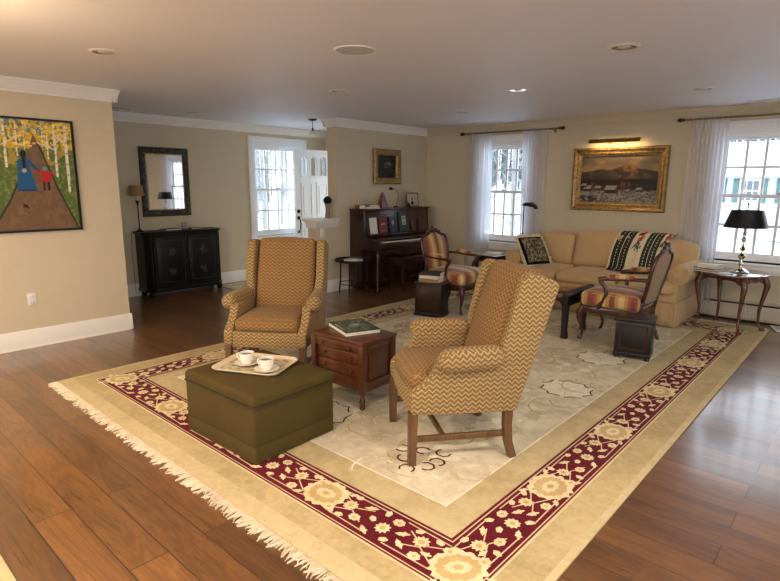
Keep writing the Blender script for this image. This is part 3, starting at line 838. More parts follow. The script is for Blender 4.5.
# field: faint all-over scrolls and blossoms, dark hooked medallions
rf = random.Random(5)
for i in range(620):
    x = rf.uniform(FI[0]+.12, FI[1]-.12); y = rf.uniform(FI[2]+.12, FI[3]-.12); k = rf.random(); zz = z0+.0006+rf.random()*.0005
    if k < .4: flower(bm, x, y, rf.uniform(.03, .085), rf.choice((6, 8, 10)), zz, rf.choice((7, 8)), .35, 0, 1, rf.uniform(.6, 1), rf.random()*3, .05)
    elif k < .7:
        a = rf.random()*6.28; pts = [(x, y)]
        for j in range(7): a += rf.uniform(.1, .7); pts.append((pts[-1][0]+.05*math.cos(a), pts[-1][1]+.05*math.sin(a)))
        stroke(bm, pts, .010, zz, rf.choice((7, 8, 5)))
    else: leaf(bm, x, y, rf.uniform(.08, .16), rf.uniform(.02, .035), rf.random()*6.28, zz, rf.choice((7, 8, 7)))
def medallion(cx, cy, r, hooks):
    zz = z0+.0018
    if hooks:
        for k in range(7):
            a = 2*PI*k/7+.3; q = .72 if k % 2 else .45; px, py = cx+math.cos(a)*r*q, cy+math.sin(a)*r*q*.9; o_ = PI if k % 2 else .9
            pts = [(px+math.cos(a+o_+t)*r*.20, py+math.sin(a+o_+t)*r*.18) for t in (2.4, 1.7, .9, 0, -.8, -1.5, -1.9)]
            stroke(bm, pts, .011, zz, 2)
        flower(bm, cx, cy, r*.22, 6, zz, 7, .3)
    else:
        flower(bm, cx, cy, r, 10, zz-.0008, 8, .25)
        pts = []
        for k in range(31):
            a = 2*PI*k/30; rr_ = r*(1-.16*(0.5-0.5*math.cos(a*10))); pts.append((cx+rr_*math.cos(a), cy+rr_*math.sin(a)*.95))
        for k in range(0, 30, 2): stroke(bm, pts[k:k+2+(k % 4 == 0)], .010, zz, 2)
        for k in range(5):
            a = 2*PI*k/5; stroke(bm, [(cx, cy), (cx+r*.7*math.cos(a), cy+r*.7*math.sin(a))], .006, zz, 7)
medallion(-1.80, 2.27, .22, True); medallion(-1.66, 3.87, .20, False); medallion(-1.76, 4.80, .22, False); medallion(-3.7, 3.2, .22, False)
medallion(-2.75, 3.6, .30, False); medallion(-2.3, 5.75, .22, True); medallion(-3.7, 4.4, .24, True); medallion(-3.75, 5.8, .22, True); medallion(-2.7, 2.3, .22, False)
part('pile', bm, [M['rug_tan'], M['rug_edge'], M['rug_maroon'], M['rug_field'], M['rug_flower'], M['rug_flower2'], M['rug_line'], M['rug_faint'], M['rug_faint2'], M['rug_inner']], rug, smooth=0)
rf = random.Random(9)
for ys, sg in ((ry0, -1), (ry1, 1)):
    bm = B()
    x = rx0+.004
    while x < rx1-.004:
        L = rf.uniform(.045, .085); dx = rf.uniform(-.025, .025); w = rf.uniform(.006, .010)
        p = [(x, ys, .006), (x+dx*.1, ys+sg*L*.4, .008), (x+dx*.7, ys+sg*L*.75, .006), (x+dx*1.4, ys+sg*L, .003)]
        tube(bm, p, [w*.6, w*.75, w*.7, w*.4], 5, flat=.5)
        x += rf.uniform(.007, .012)
    part('fringe', bm, M['fringe'], rug, smooth=60)

# other small rugs
t = thing('entry_rug', 'small pale patterned rug on the floor between black cabinet and foyer', 'rug', (0, 0, 0))
bm = B(); bb(bm, -7.50, -6.75, 4.36, 6.3, .0005, .009, .003); 
rf = random.Random(21)
quad(bm, -7.44, -6.81, 4.42, 6.24, .0094, 1)
for i in range(40):
    flower(bm, rf.uniform(-7.36, -6.9), rf.uniform(4.5, 6.15), rf.uniform(.03, .09), rf.choice((5, 7)), .0098+rf.random()*.0006, rf.choice((2, 3, 0)), .35, 0, 1, rf.uniform(.5, 1), rf.random()*3)
part('pile', bm, [M['rug_edge'], M['rug_field'], M['rug_faint'], pbr('rug_dusty_rose', S(150, 116, 108), .95)], t, smooth=0)
t = thing('floor_mat', 'plain cream mat at the lower left corner of the floor', 'mat', (0, 0, 0))
bm = B(); bb(bm, -3.6, -1.7, -.35, .437, .0005, .008, .003); part('mat_surface', bm, M['rug_edge'], t)
t = thing('newspaper', 'folded newspaper lying on the floor right of the oval side table', 'newspaper', (-.68, 7.19, 0), .35)
bm = B(); cushion(bm, (0, 0, .012), (.20, .27, .014), .006, (0, 0, 0, 0, .01, 0)); part('folded_sheets', bm, M['paper'], t)
bm = B()
rf = random.Random(2)
for i in range(9): bb(bm, -.085, -.085+rf.uniform(.08, .165), -.11+i*.024, -.104+i*.024, .0287, .0293)
part('print_columns', bm, M['greycover'], t, smooth=0)
#@@SPLIT@@
# ------------------------------------------------------------------ wingback chairs
def rrect(w, d, r, n=5, cx=0, cy=0):
    pts = []
    for sx, sy, a0 in ((1, 1, 0), (-1, 1, 90), (-1, -1, 180), (1, -1, 270)):
        for k in range(n+1):
            a = R(a0+90*k/n); pts.append((cx+sx*(w/2-r)+r*math.cos(a), cy+sy*(d/2-r)+r*math.sin(a)))
    return pts
def make_wingback(label, loc, rz):
    t = thing('wingback_chair', label, 'armchair', loc, rz, 'flame stitch wingback chairs')
    side = [(-.285, .29), (.10, .292), (.320, .305), (.325, .40), (.305, .435), (.255, .47), (.21, .515), (.187, .56), (.18, .60), (-.15, .605), (-.185, .66), (-.215, .78), (-.25, .93), (-.278, 1.04), (-.305, 1.066), (-.35, 1.062), (-.475, 1.026), (-.505, .995), (-.42, .73)]
    for s in (-1, 1):
        bm = B(); prism(bm, side, 'x', s*.255, s*.327, .014, 3)
        # wings splay a little outwards towards their front edge
        for v in bm.verts:
            if v.co.z > .66:
                k = min(1, (v.co.z-.66)/.12); f = (v.co.y+.48)/.25
                v.co.x += s*k*(.020*f-.006)
        part('side_panel', bm, M['zigout'], t, uv=True)
        bm = B()
        cushion(bm, (s*.305, -.012, .610), (.135, .375, .125), .058, (0, 0, .012, 0, .006, 0), 6)
        for v in bm.verts:
            v.co.x += s*.045*((v.co.y+.2)/.4)
        part('arm_roll', bm, M['zigout'], t, uv=True)
    bm = B(); prism(bm, [(-.285, .29), (-.25, .29), (-.44, 1.02), (-.497, 1.0)], 'x', -.30, .30, .008); part('outer_back', bm, M['zigout'], t, uv=True)
    bm = B(); cushion(bm, (0, -.308, .752), (.50, .17, .64), .045, (0, 0, .035, 0, .015, 0), 8, Matrix.Rotation(R(17.5), 4, 'X')); part('back_cushion', bm, M['zigin'], t, uv=True)
    bm = B(); prism(bm, [(-.26, -.27), (.26, -.27), (.275, .20), (.27, .312), (.15, .322), (0, .325), (-.15, .322), (-.27, .312), (-.275, .20)], 'z', .295, .415, .012); part('seat_rail', bm, M['zigout'], t, uv=True)
    bm = B(); cushion(bm, (0, .055, .458), (.505, .49, .112), .045, (0, 0, .02, 0, .028, 0), 8); part('seat_cushion', bm, M['zigin'], t, uv=True)
    for s in (-1, 1):
        bm = B(); tube(bm, [(s*.292, .305, .31), (s*.292, .307, .15), (s*.292, .308, 0)], [.024, .0225, .021], square=True, up=(0, 1, 0)); part('leg', bm, M['oakleg'], t, smooth=30)
        bm = B(); tube(bm, [(s*.29, -.245, .31), (s*.29, -.243, .2), (s*.29, -.252, .1), (s*.29, -.282, 0)], [.024, .023, .022, .021], square=True, up=(0, 1, 0)); part('leg', bm, M['oakleg'], t, smooth=30)
        bm = B(); bb(bm, s*.284, s*.302, -.235, .29, .132, .168, .003); part('stretcher', bm, M['oakleg'], t)
    bm = B(); bb(bm, -.285, .285, .115, .135, .13, .165, .003); part('stretcher', bm, M['oakleg'], t)
    return t
wb = make_wingback('flame stitch wingback chair in front, seen from its side by the maroon border', (-1.836, 2.60, RZ+.001), math.atan2(-.79, -.613)-PI/2)
FA = Vector((.578, -.816)); FA.normalize()
ca = Vector((-3.400, 2.345))-FA*.335
dup(wb, (ca.x, ca.y, RZ+.001), math.atan2(FA.y, FA.x)-PI/2, 'flame stitch wingback chair behind the green ottoman, facing the camera')

# ------------------------------------------------------------------ ottoman, tray and cups
OT = (-2.782, 1.872, RZ+.001); OR = R(1.5)
t = thing('ottoman', 'square olive green upholstered ottoman carrying a tea tray', 'ottoman', OT, OR)
bm = B(); prism(bm, rrect(.711, .596, .015), 'z', 0.004, .105, .004); part('skirt_band', bm, M['olive'], t)
bm = B(); prism(bm, rrect(.71, .595, .015), 'z', .104, .332, .004); part('base', bm, M['olive'], t)
bm = B(); cushion(bm, (0, 0, .360), (.722, .605, .070), .026, (0, 0, 0, 0, .020, 0), 10); part('lid_cushion', bm, M['olive'], t)
bm = B(); pts = [(x, y, .333) for x, y in rrect(.722, .605, .02)]; tube(bm, pts+[pts[0]], .005, 6)
pts = [(x, y, .105) for x, y in rrect(.712, .597, .015)]; tube(bm, pts+[pts[0]], .003, 6)
part('welt', bm, pbr('dark_olive_piping', S(52, 44, 22), .9), t)
TZ = OT[2]+.360+.035+.0182
tr = R(25.7)
t = thing('serving_tray', 'cream serving tray with faded flowers lying on the green ottoman', 'tray', (-2.83, 1.885, TZ), tr)
bm = B()
prism(bm, rrect(.42, .325, .045), 'z', 0.0, .006)
def lip(bm, prof, w, d, r, mi=0):
    rows = [[bm.verts.new((x, y, z)) for x, y in rrect(w+2*o, d+2*o, r+o, 6)] for o, z in prof]
    for a, b_ in zip(rows, rows[1:]):
        for j in range(len(a)):
            k = (j+1) % len(a); bm.faces.new((a[j], a[k], b_[k], b_[j]))
lip(bm, [(-.02, .0065), (0, .008), (.012, .017), (.016, .017), (.017, .014), (.004, .001), (0, .0)], .42, .325, .045)
bmesh.ops.recalc_face_normals(bm, faces=bm.faces)
part('tray_body', bm, pbr('cream_enamel', S(214, 196, 164), .3, var=.03, coat=.3), t)
p = Paint(120, 90, S(186, 172, 142)); rf = random.Random(3)
for i in range(90):
    c = rf.choice((S(150, 130, 104), S(128, 112, 92), S(206, 190, 160), S(150, 116, 96), S(120, 118, 92)))
    p.ell(rf.random(), rf.random(), rf.uniform(.015, .05), rf.uniform(.02, .06), c, .8)
art('tray_print', p, lambda u, v: ((u-.5)*.36, (v-.5)*.27, .0072), vcol('tray_print_colours', .3), t)
def saucer(label, x, y):
    t = thing('saucer', label, 'saucer', (x, y, TZ+.0085), 0, 'coffee saucers')
    bm = B(); lathe(bm, [(0, 0), (.035, 0), (.04, .002), (.066, .012), (.076, .015), (.0765, .0165), (.066, .0145), (.038, .0055), (0, .0045)], 36); part('dish', bm, M['white'], t)
    return t
def cup(label, x, y, hz):
    t = thing('teacup', label, 'cup', (x, y, TZ+.0085+.0065), hz, 'coffee cups')
    bm = B(); lathe(bm, [(0, .0), (.024, .0), (.026, .003), (.027, .006), (.036, .016), (.043, .036), (.0455, .062), (.0462, .071), (.0445, .071), (.0425, .05), (.038, .028), (.028, .012), (0, .009)], 36); part('bowl', bm, M['white'], t)
    bm = B(); tube(bm, [(.041, 0, .058), (.058, 0, .062), (.069, 0, .05), (.066, 0, .035), (.053, 0, .024), (.039, 0, .022)], [.005, .0045, .0045, .0045, .0045, .005], 8); part('handle', bm, M['white'], t)
    bm = B(); lathe(bm, [(0, .056), (.0425, .0565)], 28); part('coffee', bm, M['coffee'], t)
saucer('white saucer under the left coffee cup on the tray', -2.862, 1.842); cup('white coffee cup at the left, farther from the tray corner', -2.862, 1.842, R(205))
saucer('white saucer under the right coffee cup on the tray', -2.677, 1.858); cup('white coffee cup at the right, nearer the front chair', -2.677, 1.858, R(195))

# ------------------------------------------------------------------ little drawer chest with a big book
def knob(bm, x, y, z, r=.015):
    lathe(bm, [(0, -.024), (r*.7, -.024), (r, -.018), (r, -.012), (r*.45, -.006), (r*.5, 0)], 14, (x, y, z), axis='y')
CH = (-2.765, 2.672, RZ+.001)
t = thing('drawer_chest', 'small reddish wood chest of four drawers between the wingback chairs', 'chest', CH, R(2.5))
bm = B(); bb(bm, -.254, .258, -.188, .185, .465, .485, .004); part('top', bm, M['cherry'], t)
bm = B()
bb(bm, -.232, .232, -.145, .160, .12, .465); part('carcass', bm, M['cherry'], t)
for sx in (-1, 1):
    for sy in (-1, 1):
        bm = B(); yy = -.160 if sy < 0 else .155
        bx(bm, (sx*.233, yy, .29), (.042, .042, .355), .003)
        lathe(bm, [(.018, .115), (.022, .105), (.014, .09), (.022, .065), (.017, .03), (.02, .022), (.021, .012), (.012, 0), (0, 0)], 16, (sx*.233, yy, 0))
        part('corner_post', bm, M['cherryv'], t)
    bm = B(); bb(bm, sx*.233, sx*.240, -.10, .11, .20, .42, .003); bb(bm, sx*.2325, sx*.244, -.13, .13, .42, .464, .002); bb(bm, sx*.2325, sx*.244, -.13, .13, .12, .19, .002); part('side_panel', bm, M['cherryv'], t)
for za, zb, yo in ((.397, .459, .022), (.310, .388, .006), (.222, .301, .006), (.130, .213, .006)):
    bm = B(); bb(bm, -.205 if yo < .01 else -.212, .205 if yo < .01 else .212, -.152-yo, -.14, za, zb, .004); d = part('drawer', bm, M['cherry'], t)
    for s in (-1, 1):
        bm = B(); knob(bm, s*.13, -.151-yo, (za+zb)/2); part('knob', bm, M['cherryv'], d)
def book(name, label, w, d, h, loc, rz, cover, cat='book', group=None, rot=None, parent_z=True):
    """book lying flat: spine along +x edge? spine on -x side; local z up"""
    t = thing(name, label, cat, loc, rz, group)
    if rot: t.rotation_euler = rot
    c = min(.003, h*.15)
    bm = B(); bb(bm, -w/2, w/2, -d/2, d/2, 0, c, .0008); bb(bm, -w/2, w/2, -d/2, d/2, h-c, h, .0008); bb(bm, -w/2, -w/2+c, -d/2, d/2, c, h-c)
    part('cover', bm, cover, t, smooth=0)
    bm = B(); bb(bm, -w/2+c, w/2-.004, -d/2+.004, d/2-.004, c, h-c); part('pages', bm, M['pages'], t, smooth=0)
    return t
bt = book('coffee_table_book', 'large green picture book lying on the drawer chest', .35, .27, .030, (-2.81, 2.722, CH[2]+.4855), R(-21), M['greencover'])
p = Paint(140, 110, S(38, 52, 42)); q = p.nz(9, 3); q2 = p.nz(22, 4)
p.put(q > .52, S(70, 88, 66), .8); p.put(q2 > .62, S(120, 130, 104), .7); p.put(q < .36, S(18, 28, 24), .8)
p.ell(.48, .55, .16, .17, S(98, 112, 92), .8); p.ell(.46, .58, .07, .09, S(170, 172, 150), .6); p.put((p.Y < .12) | (p.Y > .93) | (p.X < .05) | (p.X > .96), S(44, 60, 50))
p.line((.25, .08), (.75, .08), .012, S(190, 186, 160))
art('cover_print', p, lambda u, v: ((u-.5)*.345, (v-.5)*.265, .0304), vcol('book_cover_colours', .25, .5), bt)

# ------------------------------------------------------------------ French open armchairs
def make_fauteuil(label, loc, rz):
    t = thing('open_armchair', label, 'armchair', loc, rz, 'striped carved armchairs')
    out = [(-.245, -.25), (.245, -.25), (.275, -.05), (.305, .20), (.298, .305), (.21, .315), (.12, .332), (0, .34), (-.12, .332), (-.21, .315), (-.298, .305), (-.305, .20), (-.275, -.05)]
    bm = B(); prism(bm, out, 'z', .285, .355, .012); part('seat_rail', bm, M['walnut'], t)
    bm = B()
    for k in range(7):
        x = (k-3)*.022; lathe(bm, [(0, .012), (.012, .008), (.016, 0)], 10, (x, .332-abs(x)*.12, .315-abs(k-3)*.004), axis='y')
    part('rail_carving', bm, M['walnut'], t)
    bm = B(); cushion(bm, (0, .035, .425), (.575, .57, .155), .05, (.01, .01, .015, 0, .035, 0), 8, None, 0, lambda v: (v.x*(1+.10*v.y), v.y, v.z)); part('seat_cushion', bm, M['stripe'], t, uv=True)
    for s in (-1, 1):
        bm = B(); tube(bm, [(s*.272, .285, .34), (s*.292, .31, .285), (s*.292, .315, .23), (s*.278, .295, .15), (s*.268, .28, .08), (s*.274, .292, .03), (s*.285, .308, 0)], [.03, .034, .027, .018, .014, .015, .020], 12); part('leg', bm, M['walnut'], t)
        bm = B(); tube(bm, [(s*.225, -.225, .34), (s*.228, -.235, .22), (s*.235, -.262, .1), (s*.24, -.30, 0)], [.026, .022, .018, .018], 12); part('leg', bm, M['walnut'], t)
    def bk(x, z, off=0.0):
        z = .40+(z-.40)*.935; y = -.25-(z-.40)*.215; return (x, y+off*.975, z+off*.21)
    half = [(.0, .415), (.12, .412), (.19, .425), (.215, .47), (.225, .56), (.245, .68), (.262, .79), (.258, .87), (.225, .925), (.17, .935), (.12, .95), (.06, .985), (0, .995)]
    loop = [bk(x, z) for x, z in half]+[bk(-x, z) for x, z in reversed(half[1:-1])]
    bm = B(); tube(bm, loop+[loop[0]], .019, 10)
    for s in (-1, 1): tube(bm, [(s*.215, -.232, .33), bk(s*.205, .45)], [.024, .02], 10)
    part('back_frame', bm, M['walnut'], t)
    bm = B()
    for k in range(-5, 6):
        x = k*.030; z = 1.005-abs(k)*.012+(.016 if k % 2 == 0 else 0); r = .034-.003*abs(k)
        lathe(bm, [(0, r*.9), (r*.7, r*.6), (r, 0), (r*.7, -r*.6), (0, -r*.9)], 10, bk(x, z, .004), axis='y')
    part('crest_carving', bm, M['walnut'], t)
    inner = [(x*.93, .42+(z-.42)*.975+.006) for x, z in half]; poly = inner+[(-x, z) for x, z in reversed(inner[1:-1])]
    def panel(o0, o1, bulge):
        bm = B(); cz = .68; rings = []
        for k in range(7):
            f = 1-k/6.0; o_ = o0+(o1-o0)*math.sqrt(max(0, 1-f*f)) if k else o0
            rings.append([bm.verts.new(bk(x*f, cz+(z-cz)*f, o_)) for x, z in poly] if k < 6 else [bm.verts.new(bk(0, cz, o1))])
        for a, b_ in zip(rings, rings[1:]):
            for j in range(len(a)):
                l = (j+1) % len(a)
                bm.faces.new((a[j], a[l], b_[l], b_[j]) if len(b_) > 1 else (a[j], a[l], b_[0]))
        bmesh.ops.recalc_face_normals(bm, faces=bm.faces)
        return bm
    part('back_pad', panel(.001, .042, 1), M['stripe'], t, uv=True)
    part('back_cover', panel(-.001, -.014, 1), M['backtan'], t)
    for s in (-1, 1):
        bm = B()
        tube(bm, [bk(s*.25, .685), (s*.288, -.18, .665), (s*.305, -.03, .655), (s*.312, .085, .652), (s*.310, .125, .640), (s*.305, .118, .615), (s*.292, .075, .56), (s*.284, .06, .50), (s*.286, .09, .42), (s*.288, .14, .345)],
             [.018, .017, .018, .021, .026, .022, .019, .018, .02, .024], 10)
        part('arm', bm, M['walnut'], t)
        bm = B(); tube(bm, [(s*.285, -.20, .684), (s*.293, -.16, .69), (s*.304, -.03, .684), (s*.310, .035, .678), (s*.311, .055, .668)], [.012, .024, .027, .024, .010], 10); part('arm_pad', bm, M['stripe'], t, uv=True)
    return t
fa = make_fauteuil('striped carved open armchair in front of the piano keyboard', (-3.93, 5.575, RZ+.001), R(-90))
dup(fa, (-1.875, 5.575, RZ+.001), R(90), 'striped carved open armchair in front of the sofa, seen from behind')

# ------------------------------------------------------------------ sofa
SX, SY = -2.62, 6.87
t = thing('sofa', 'three-cushion camel sofa with rolled arms and a pleated skirt', 'sofa', (SX, SY, RZ+.001))
HW = 1.13
bm = B(); bb(bm, -1.01, 1.01, -.43, .40, .06, .30, .01); part('base', bm, M['camel'], t)
def skirt_pts():
    pts = []
    def seg(a, b_, n_):
        for k in range(n_): f = k/n_; pts.append((a[0]+(b_[0]-a[0])*f, a[1]+(b_[1]-a[1])*f))
    seg((-1.03, .42), (-1.03, -.455), 26); seg((-1.03, -.455), (1.03, -.455), 72); seg((1.03, -.455), (1.03, .42), 26); pts.append((1.03, .42))
    return pts
bm = B(); sp = skirt_pts(); n_ = len(sp)
rows = []
for z, am, o in ((.265, 0, 0), (.25, .004, .004), (.12, .008, .012), (.012, .012, .018)):
    row = []
    for k, (x, y) in enumerate(sp):
        w = am*math.sin(k*1.9)+am*.5*math.sin(k*.83)
        px = (o+w)*(1 if x > 1.02 else -1 if x < -1.02 else 0); py = -(o+w) if y < -.45 else 0
        row.append(bm.verts.new((x+px, y+py, z)))
    rows.append(row)
for a, b_ in zip(rows, rows[1:]):
    for j in range(n_-1): bm.faces.new((a[j], b_[j], b_[j+1], a[j+1]))
sk = part('skirt', bm, M['camel'], t, smooth=60)
md = sk.modifiers.new('Solid', 'SOLIDIFY'); md.thickness = .006
for xs in (-.38, .38):
    bm = B(); bx(bm, (xs, -.476, .13), (.012, .012, .24), .003); part('skirt_pleat', bm, M['camel'], t)
for s in (-1, 1):
    bm = B(); bx(bm, (s*1.035, -.470, .13), (.02, .02, .24), .005); part('skirt_pleat', bm, M['camel'], t)
bm = B()
cushion(bm, (0, -.035, .305), (1.98, .86, .10), .045, (0, 0, 0, .012, 0, 0), 8); part('deck', bm, M['camel'], t)
for k, (xa, xb) in enumerate(((-1.0, -.385), (-.38, .38), (.385, 1.0))):
    def shp(v, k=k):
        x, y, z = v
        # end cushions are T shaped: narrower behind the arm fronts
        if y > -.22 and k == 0 and x < -.12: x = max(x, -.175)
        if y > -.22 and k == 2 and x > .12: x = min(x, .175)
        return (x, y, z)
    bm = B(); cushion(bm, ((xa+xb)/2, -.10, .414), (xb-xa-.008, .79, .122), .055, (0, 0, .01, .015, .03, 0), 9, None, 0, shp); part('seat_cushion', bm, M['camel'], t)
bm = B(); prism(bm, [(.20, .28), (.42, .28), (.44, .60), (.43, .84), (.36, .87), (.26, .60)], 'x', -1.0, 1.0, .02); part('back_frame', bm, M['camel'], t)
for k, (xa, xb, zt) in enumerate(((-1.04, -.46, .885), (-.455, .40, .93), (.405, 1.04, .90))):
    def shp(v, k=k, w=(xb-xa)/2):
        x, y, z = v
        u = x/w
        if z > 0:
            if k == 0: z += -.06*max(0, -u)**2*(z/.22)
            if k == 2: z += -.06*max(0, u)**2*(z/.22)
        return (x, y, z)
    zc = (.46+zt)/2
    bm = B(); cushion(bm, ((xa+xb)/2, .285, zc), (xb-xa-.004, .20, zt-.46), .075, (0, 0, 0, .035, .012, 0), 9, Matrix.Rotation(R(-14), 4, 'X'), 0, shp); part('back_cushion', bm, M['camel'], t)
for s in (-1, 1):
    bm = B()
    prof = [(s*.86, .24), (s*1.02, .24), (s*1.02, .49)]
    cx_, cz_, r_ = s*1.015, .578, .108
    for k in range(0, 15):
        a = R(-40+k*18.5); prof.append((cx_+s*r_*math.cos(a), cz_+r_*math.sin(a)))
    prof.append((s*.875, .50))
    prism(bm, prof, 'y', -.40, .36, .012, 3)
    ar = part('arm', bm, M['camel'], t)
    bm = B(); lathe(bm, [(.098, -.004), (.096, -.012), (.07, -.016), (.045, -.012), (.04, -.018), (.02, -.02), (0, -.02)], 28, (cx_, -.40, cz_), axis='y')
    ring_ = [(cx_+.100*math.cos(2*PI*k/32), -.404, cz_+.100*math.sin(2*PI*k/32)) for k in range(33)]; tube(bm, ring_, .010, 8)
    ring_ = [(cx_+.042*math.cos(2*PI*k/24), -.416, cz_+.042*math.sin(2*PI*k/24)) for k in range(25)]; tube(bm, ring_, .009, 8)
    for k in range(18):
        a = 2*PI*k/18; tube(bm, [(cx_+.04*math.cos(a), -.416, cz_+.04*math.sin(a)), (cx_+.092*math.cos(a), -.414, cz_+.092*math.sin(a))], .006, 5)
    part('arm_rosette', bm, M['camel'], ar)

# pillow and throw
p = Paint(110, 110, S(58, 56, 42)); q = p.nz(16, 8); q2 = p.nz(34, 9)
p.put(q > .54, S(140, 132, 100), .8); p.put(q2 > .58, S(172, 162, 130), .8); p.put(q2 < .36, S(26, 26, 22), .8); p.put(q < .36, S(60, 74, 58), .6)
p.put((abs(p.X-.5) > .43) | (abs(p.Y-.5) > .43), S(18, 17, 16))
PL = (-3.455, 6.69, .685)
pr = Matrix(((.349, -.795, -.497), (.937, .296, .185), (0, -.53, .848)))
t = thing('throw_pillow', 'dark tapestry cushion with cream fringe at the left end of the sofa', 'cushion', PL)
t.rotation_euler = pr.to_euler()
hs = .20
def pil(u, v, s):
    x, z = (u-.5)*2, (v-.5)*2; b_ = (max(0, 1-x*x)*max(0, 1-z*z))**.45
    k = 1-.06*(1-abs(x))*(abs(z) > .98)-.0
    return (x*hs*(1-.05*(1-x*x)*0), s*.075*b_, z*hs)
art('tapestry_front', p, lambda u, v: pil(u, v, -1), vcol('pillow_colours', .95, .2, .4), t)
bm = B(); surf(bm, lambda u, v: pil(u, v, 1), 16, 16); part('cushion_back', bm, pbr('pillow_back_olive', S(74, 68, 46), .95), t)
bm = B(); rf = random.Random(4)
for e in range(4):
    for k in range(42):
        f = (k+.5)/42*2-1
        for w in range(1):
            a = {0: (f*hs, 0, hs), 1: (f*hs, 0, -hs), 2: (hs, 0, f*hs), 3: (-hs, 0, f*hs)}[e]
            d = {0: (0, 1), 1: (0, -1), 2: (1, 0), 3: (-1, 0)}[e]
            L = rf.uniform(.035, .058); j1, j2 = rf.uniform(-.012, .012), rf.uniform(-.012, .012)
            tube(bm, [a, (a[0]+d[0]*L*.5+j2*.5*d[1], j1*.5, a[2]+d[1]*L*.5+j2*.5*d[0]), (a[0]+d[0]*L+j2*d[1], j1, a[2]+d[1]*L+j2*d[0])], [.008, .008, .005], 5)
part('fringe', bm, M['fringe'], t, smooth=60)

p = Paint(210, 150, S(216, 202, 168))    # u across, v from top to hem
BLK, WH = S(22, 24, 22), S(196, 188, 160)
wv = p.nz(50, 12)
for a, b_ in ((.04, .19), (.205, .34), (.60, .725), (.74, .86)):
    p.put((p.X > a) & (p.X < b_), BLK)
    mid = (a+b_)/2
    p.put((abs(p.X-mid) < .008) & (np.sin(p.Y*150) > -.3), WH); p.put((abs(p.X-(a+.03)) < .006) & (np.sin(p.Y*190) > 0), S(96, 104, 88)); p.put((abs(p.X-(b_-.03)) < .006) & (np.sin(p.Y*190) > 0), S(96, 104, 88))
p.put((p.X > .02) & (p.X < .035), BLK, .0)
def rose(cx, cy, s):
    rf2 = random.Random(int(cx*100))
    p.line((cx, cy), (cx-.02*s, cy+.20*s), .012, S(60, 70, 50)); p.line((cx, cy+.1*s), (cx+.04*s, cy+.22*s), .010, S(60, 70, 50)); p.line((cx-.01*s, cy+.1*s), (cx-.07*s, cy+.18*s), .010, S(60, 60, 60))
    for k in range(10): p.ell(cx+rf2.uniform(-.04, .04)*s, cy+rf2.uniform(-.07, .07)*s, .02*s, .03*s, rf2.choice((S(176, 52, 46), S(196, 92, 70), S(140, 36, 40))))
    for k in range(8): p.ell(cx+rf2.uniform(-.07, .07)*s, cy+rf2.uniform(-.02, .2)*s, .012*s, .022*s, rf2.choice((S(70, 84, 60), S(66, 66, 72))))
rose(.47, .40, 1.15); rose(.94, .38, .9)
p.a *= (.9+.2*wv)[..., None]
t = thing('throw_blanket', 'cream and black striped throw with red roses draped over the sofa back', 'blanket', (0, 0, 0))
path = [(7.335, .72), (7.33, .85), (7.29, .945), (7.235, .972), (7.165, .955), (7.10, .89), (7.04, .78), (6.985, .66), (6.93, .565), (6.88, .53), (6.80, .525)]
cum = [0]
for a, b_ in zip(path, path[1:]): cum.append(cum[-1]+math.hypot(b_[0]-a[0], b_[1]-a[1]))
vt = 0.30   # share of the cloth hanging behind
def thr(u, v):
    s = v*cum[-1]
    for i in range(len(path)-1):
        if s <= cum[i+1]+1e-9: break
    f = (s-cum[i])/(cum[i+1]-cum[i])
    y = path[i][0]+(path[i+1][0]-path[i][0])*f; z = path[i][1]+(path[i+1][1]-path[i][1])*f
    x = -2.50+.635*u-.05*v+.02*math.sin(7*v)-.02*u*v
    w = .007*math.sin(u*23+v*3)
    return (x, y-abs(w)*.6-.012, z+.006+abs(w)*.5)
o = art('woven_cloth', p, thr, vcol('throw_colours', .95, .2, .3), t)
md = o.modifiers.new('Solid', 'SOLIDIFY'); md.thickness = .008; md.offset = 1
#@@SPLIT@@
def rebase(t, loc):
    loc = Vector(loc); t.location = loc
    for c in t.children: c.data.transform(Matrix.Translation(-loc))
rebase(rug, ((rx0+rx1)/2, (ry0+ry1)/2, 0))
for o in list(bpy.data.objects):
    if o.name == 'entry_rug': rebase(o, (-7.125, 5.33, 0))
    if o.name == 'floor_mat': rebase(o, (-2.65, .04, 0))
    if o.name == 'throw_blanket': rebase(o, (-2.18, 7.1, .53))

# ------------------------------------------------------------------ small chests by the armchairs
NS = (-3.915, 5.085, RZ+.001)
t = thing('box_table', 'dark box-shaped side table carrying a short stack of books', 'side table', NS, R(13))
bm = B(); bb(bm, -.168, .168, -.115, .115, .03, .385, .006); part('body', bm, M['ebony'], t)
bm = B(); bb(bm, -.182, .182, -.13, .13, .385, .402, .005); part('top', bm, M['mahogx'], t)
bm = B(); bb(bm, -.176, .176, -.125, .125, 0, .045, .008); part('plinth', bm, M['ebony'], t)
bm = B(); bb(bm, -.135, .135, -.119, -.115, .07, .35, .003); part('front_panel', bm, M['mahog'], t)
zt = NS[2]+.403
book('book', 'thick tan book at the bottom of the stack on the box table', .18, .25, .042, (-3.93, 5.085, zt), R(106), M['tancover'], group='books on the box table')
book('book', 'cream book in the middle of the stack on the box table', .17, .24, .038, (-3.925, 5.085, zt+.043), R(99), M['creamcover'], group='books on the box table')
book('book', 'black book on top of the stack on the box table', .18, .25, .036, (-3.92, 5.09, zt+.082), R(110), M['blackcover'], group='books on the box table')

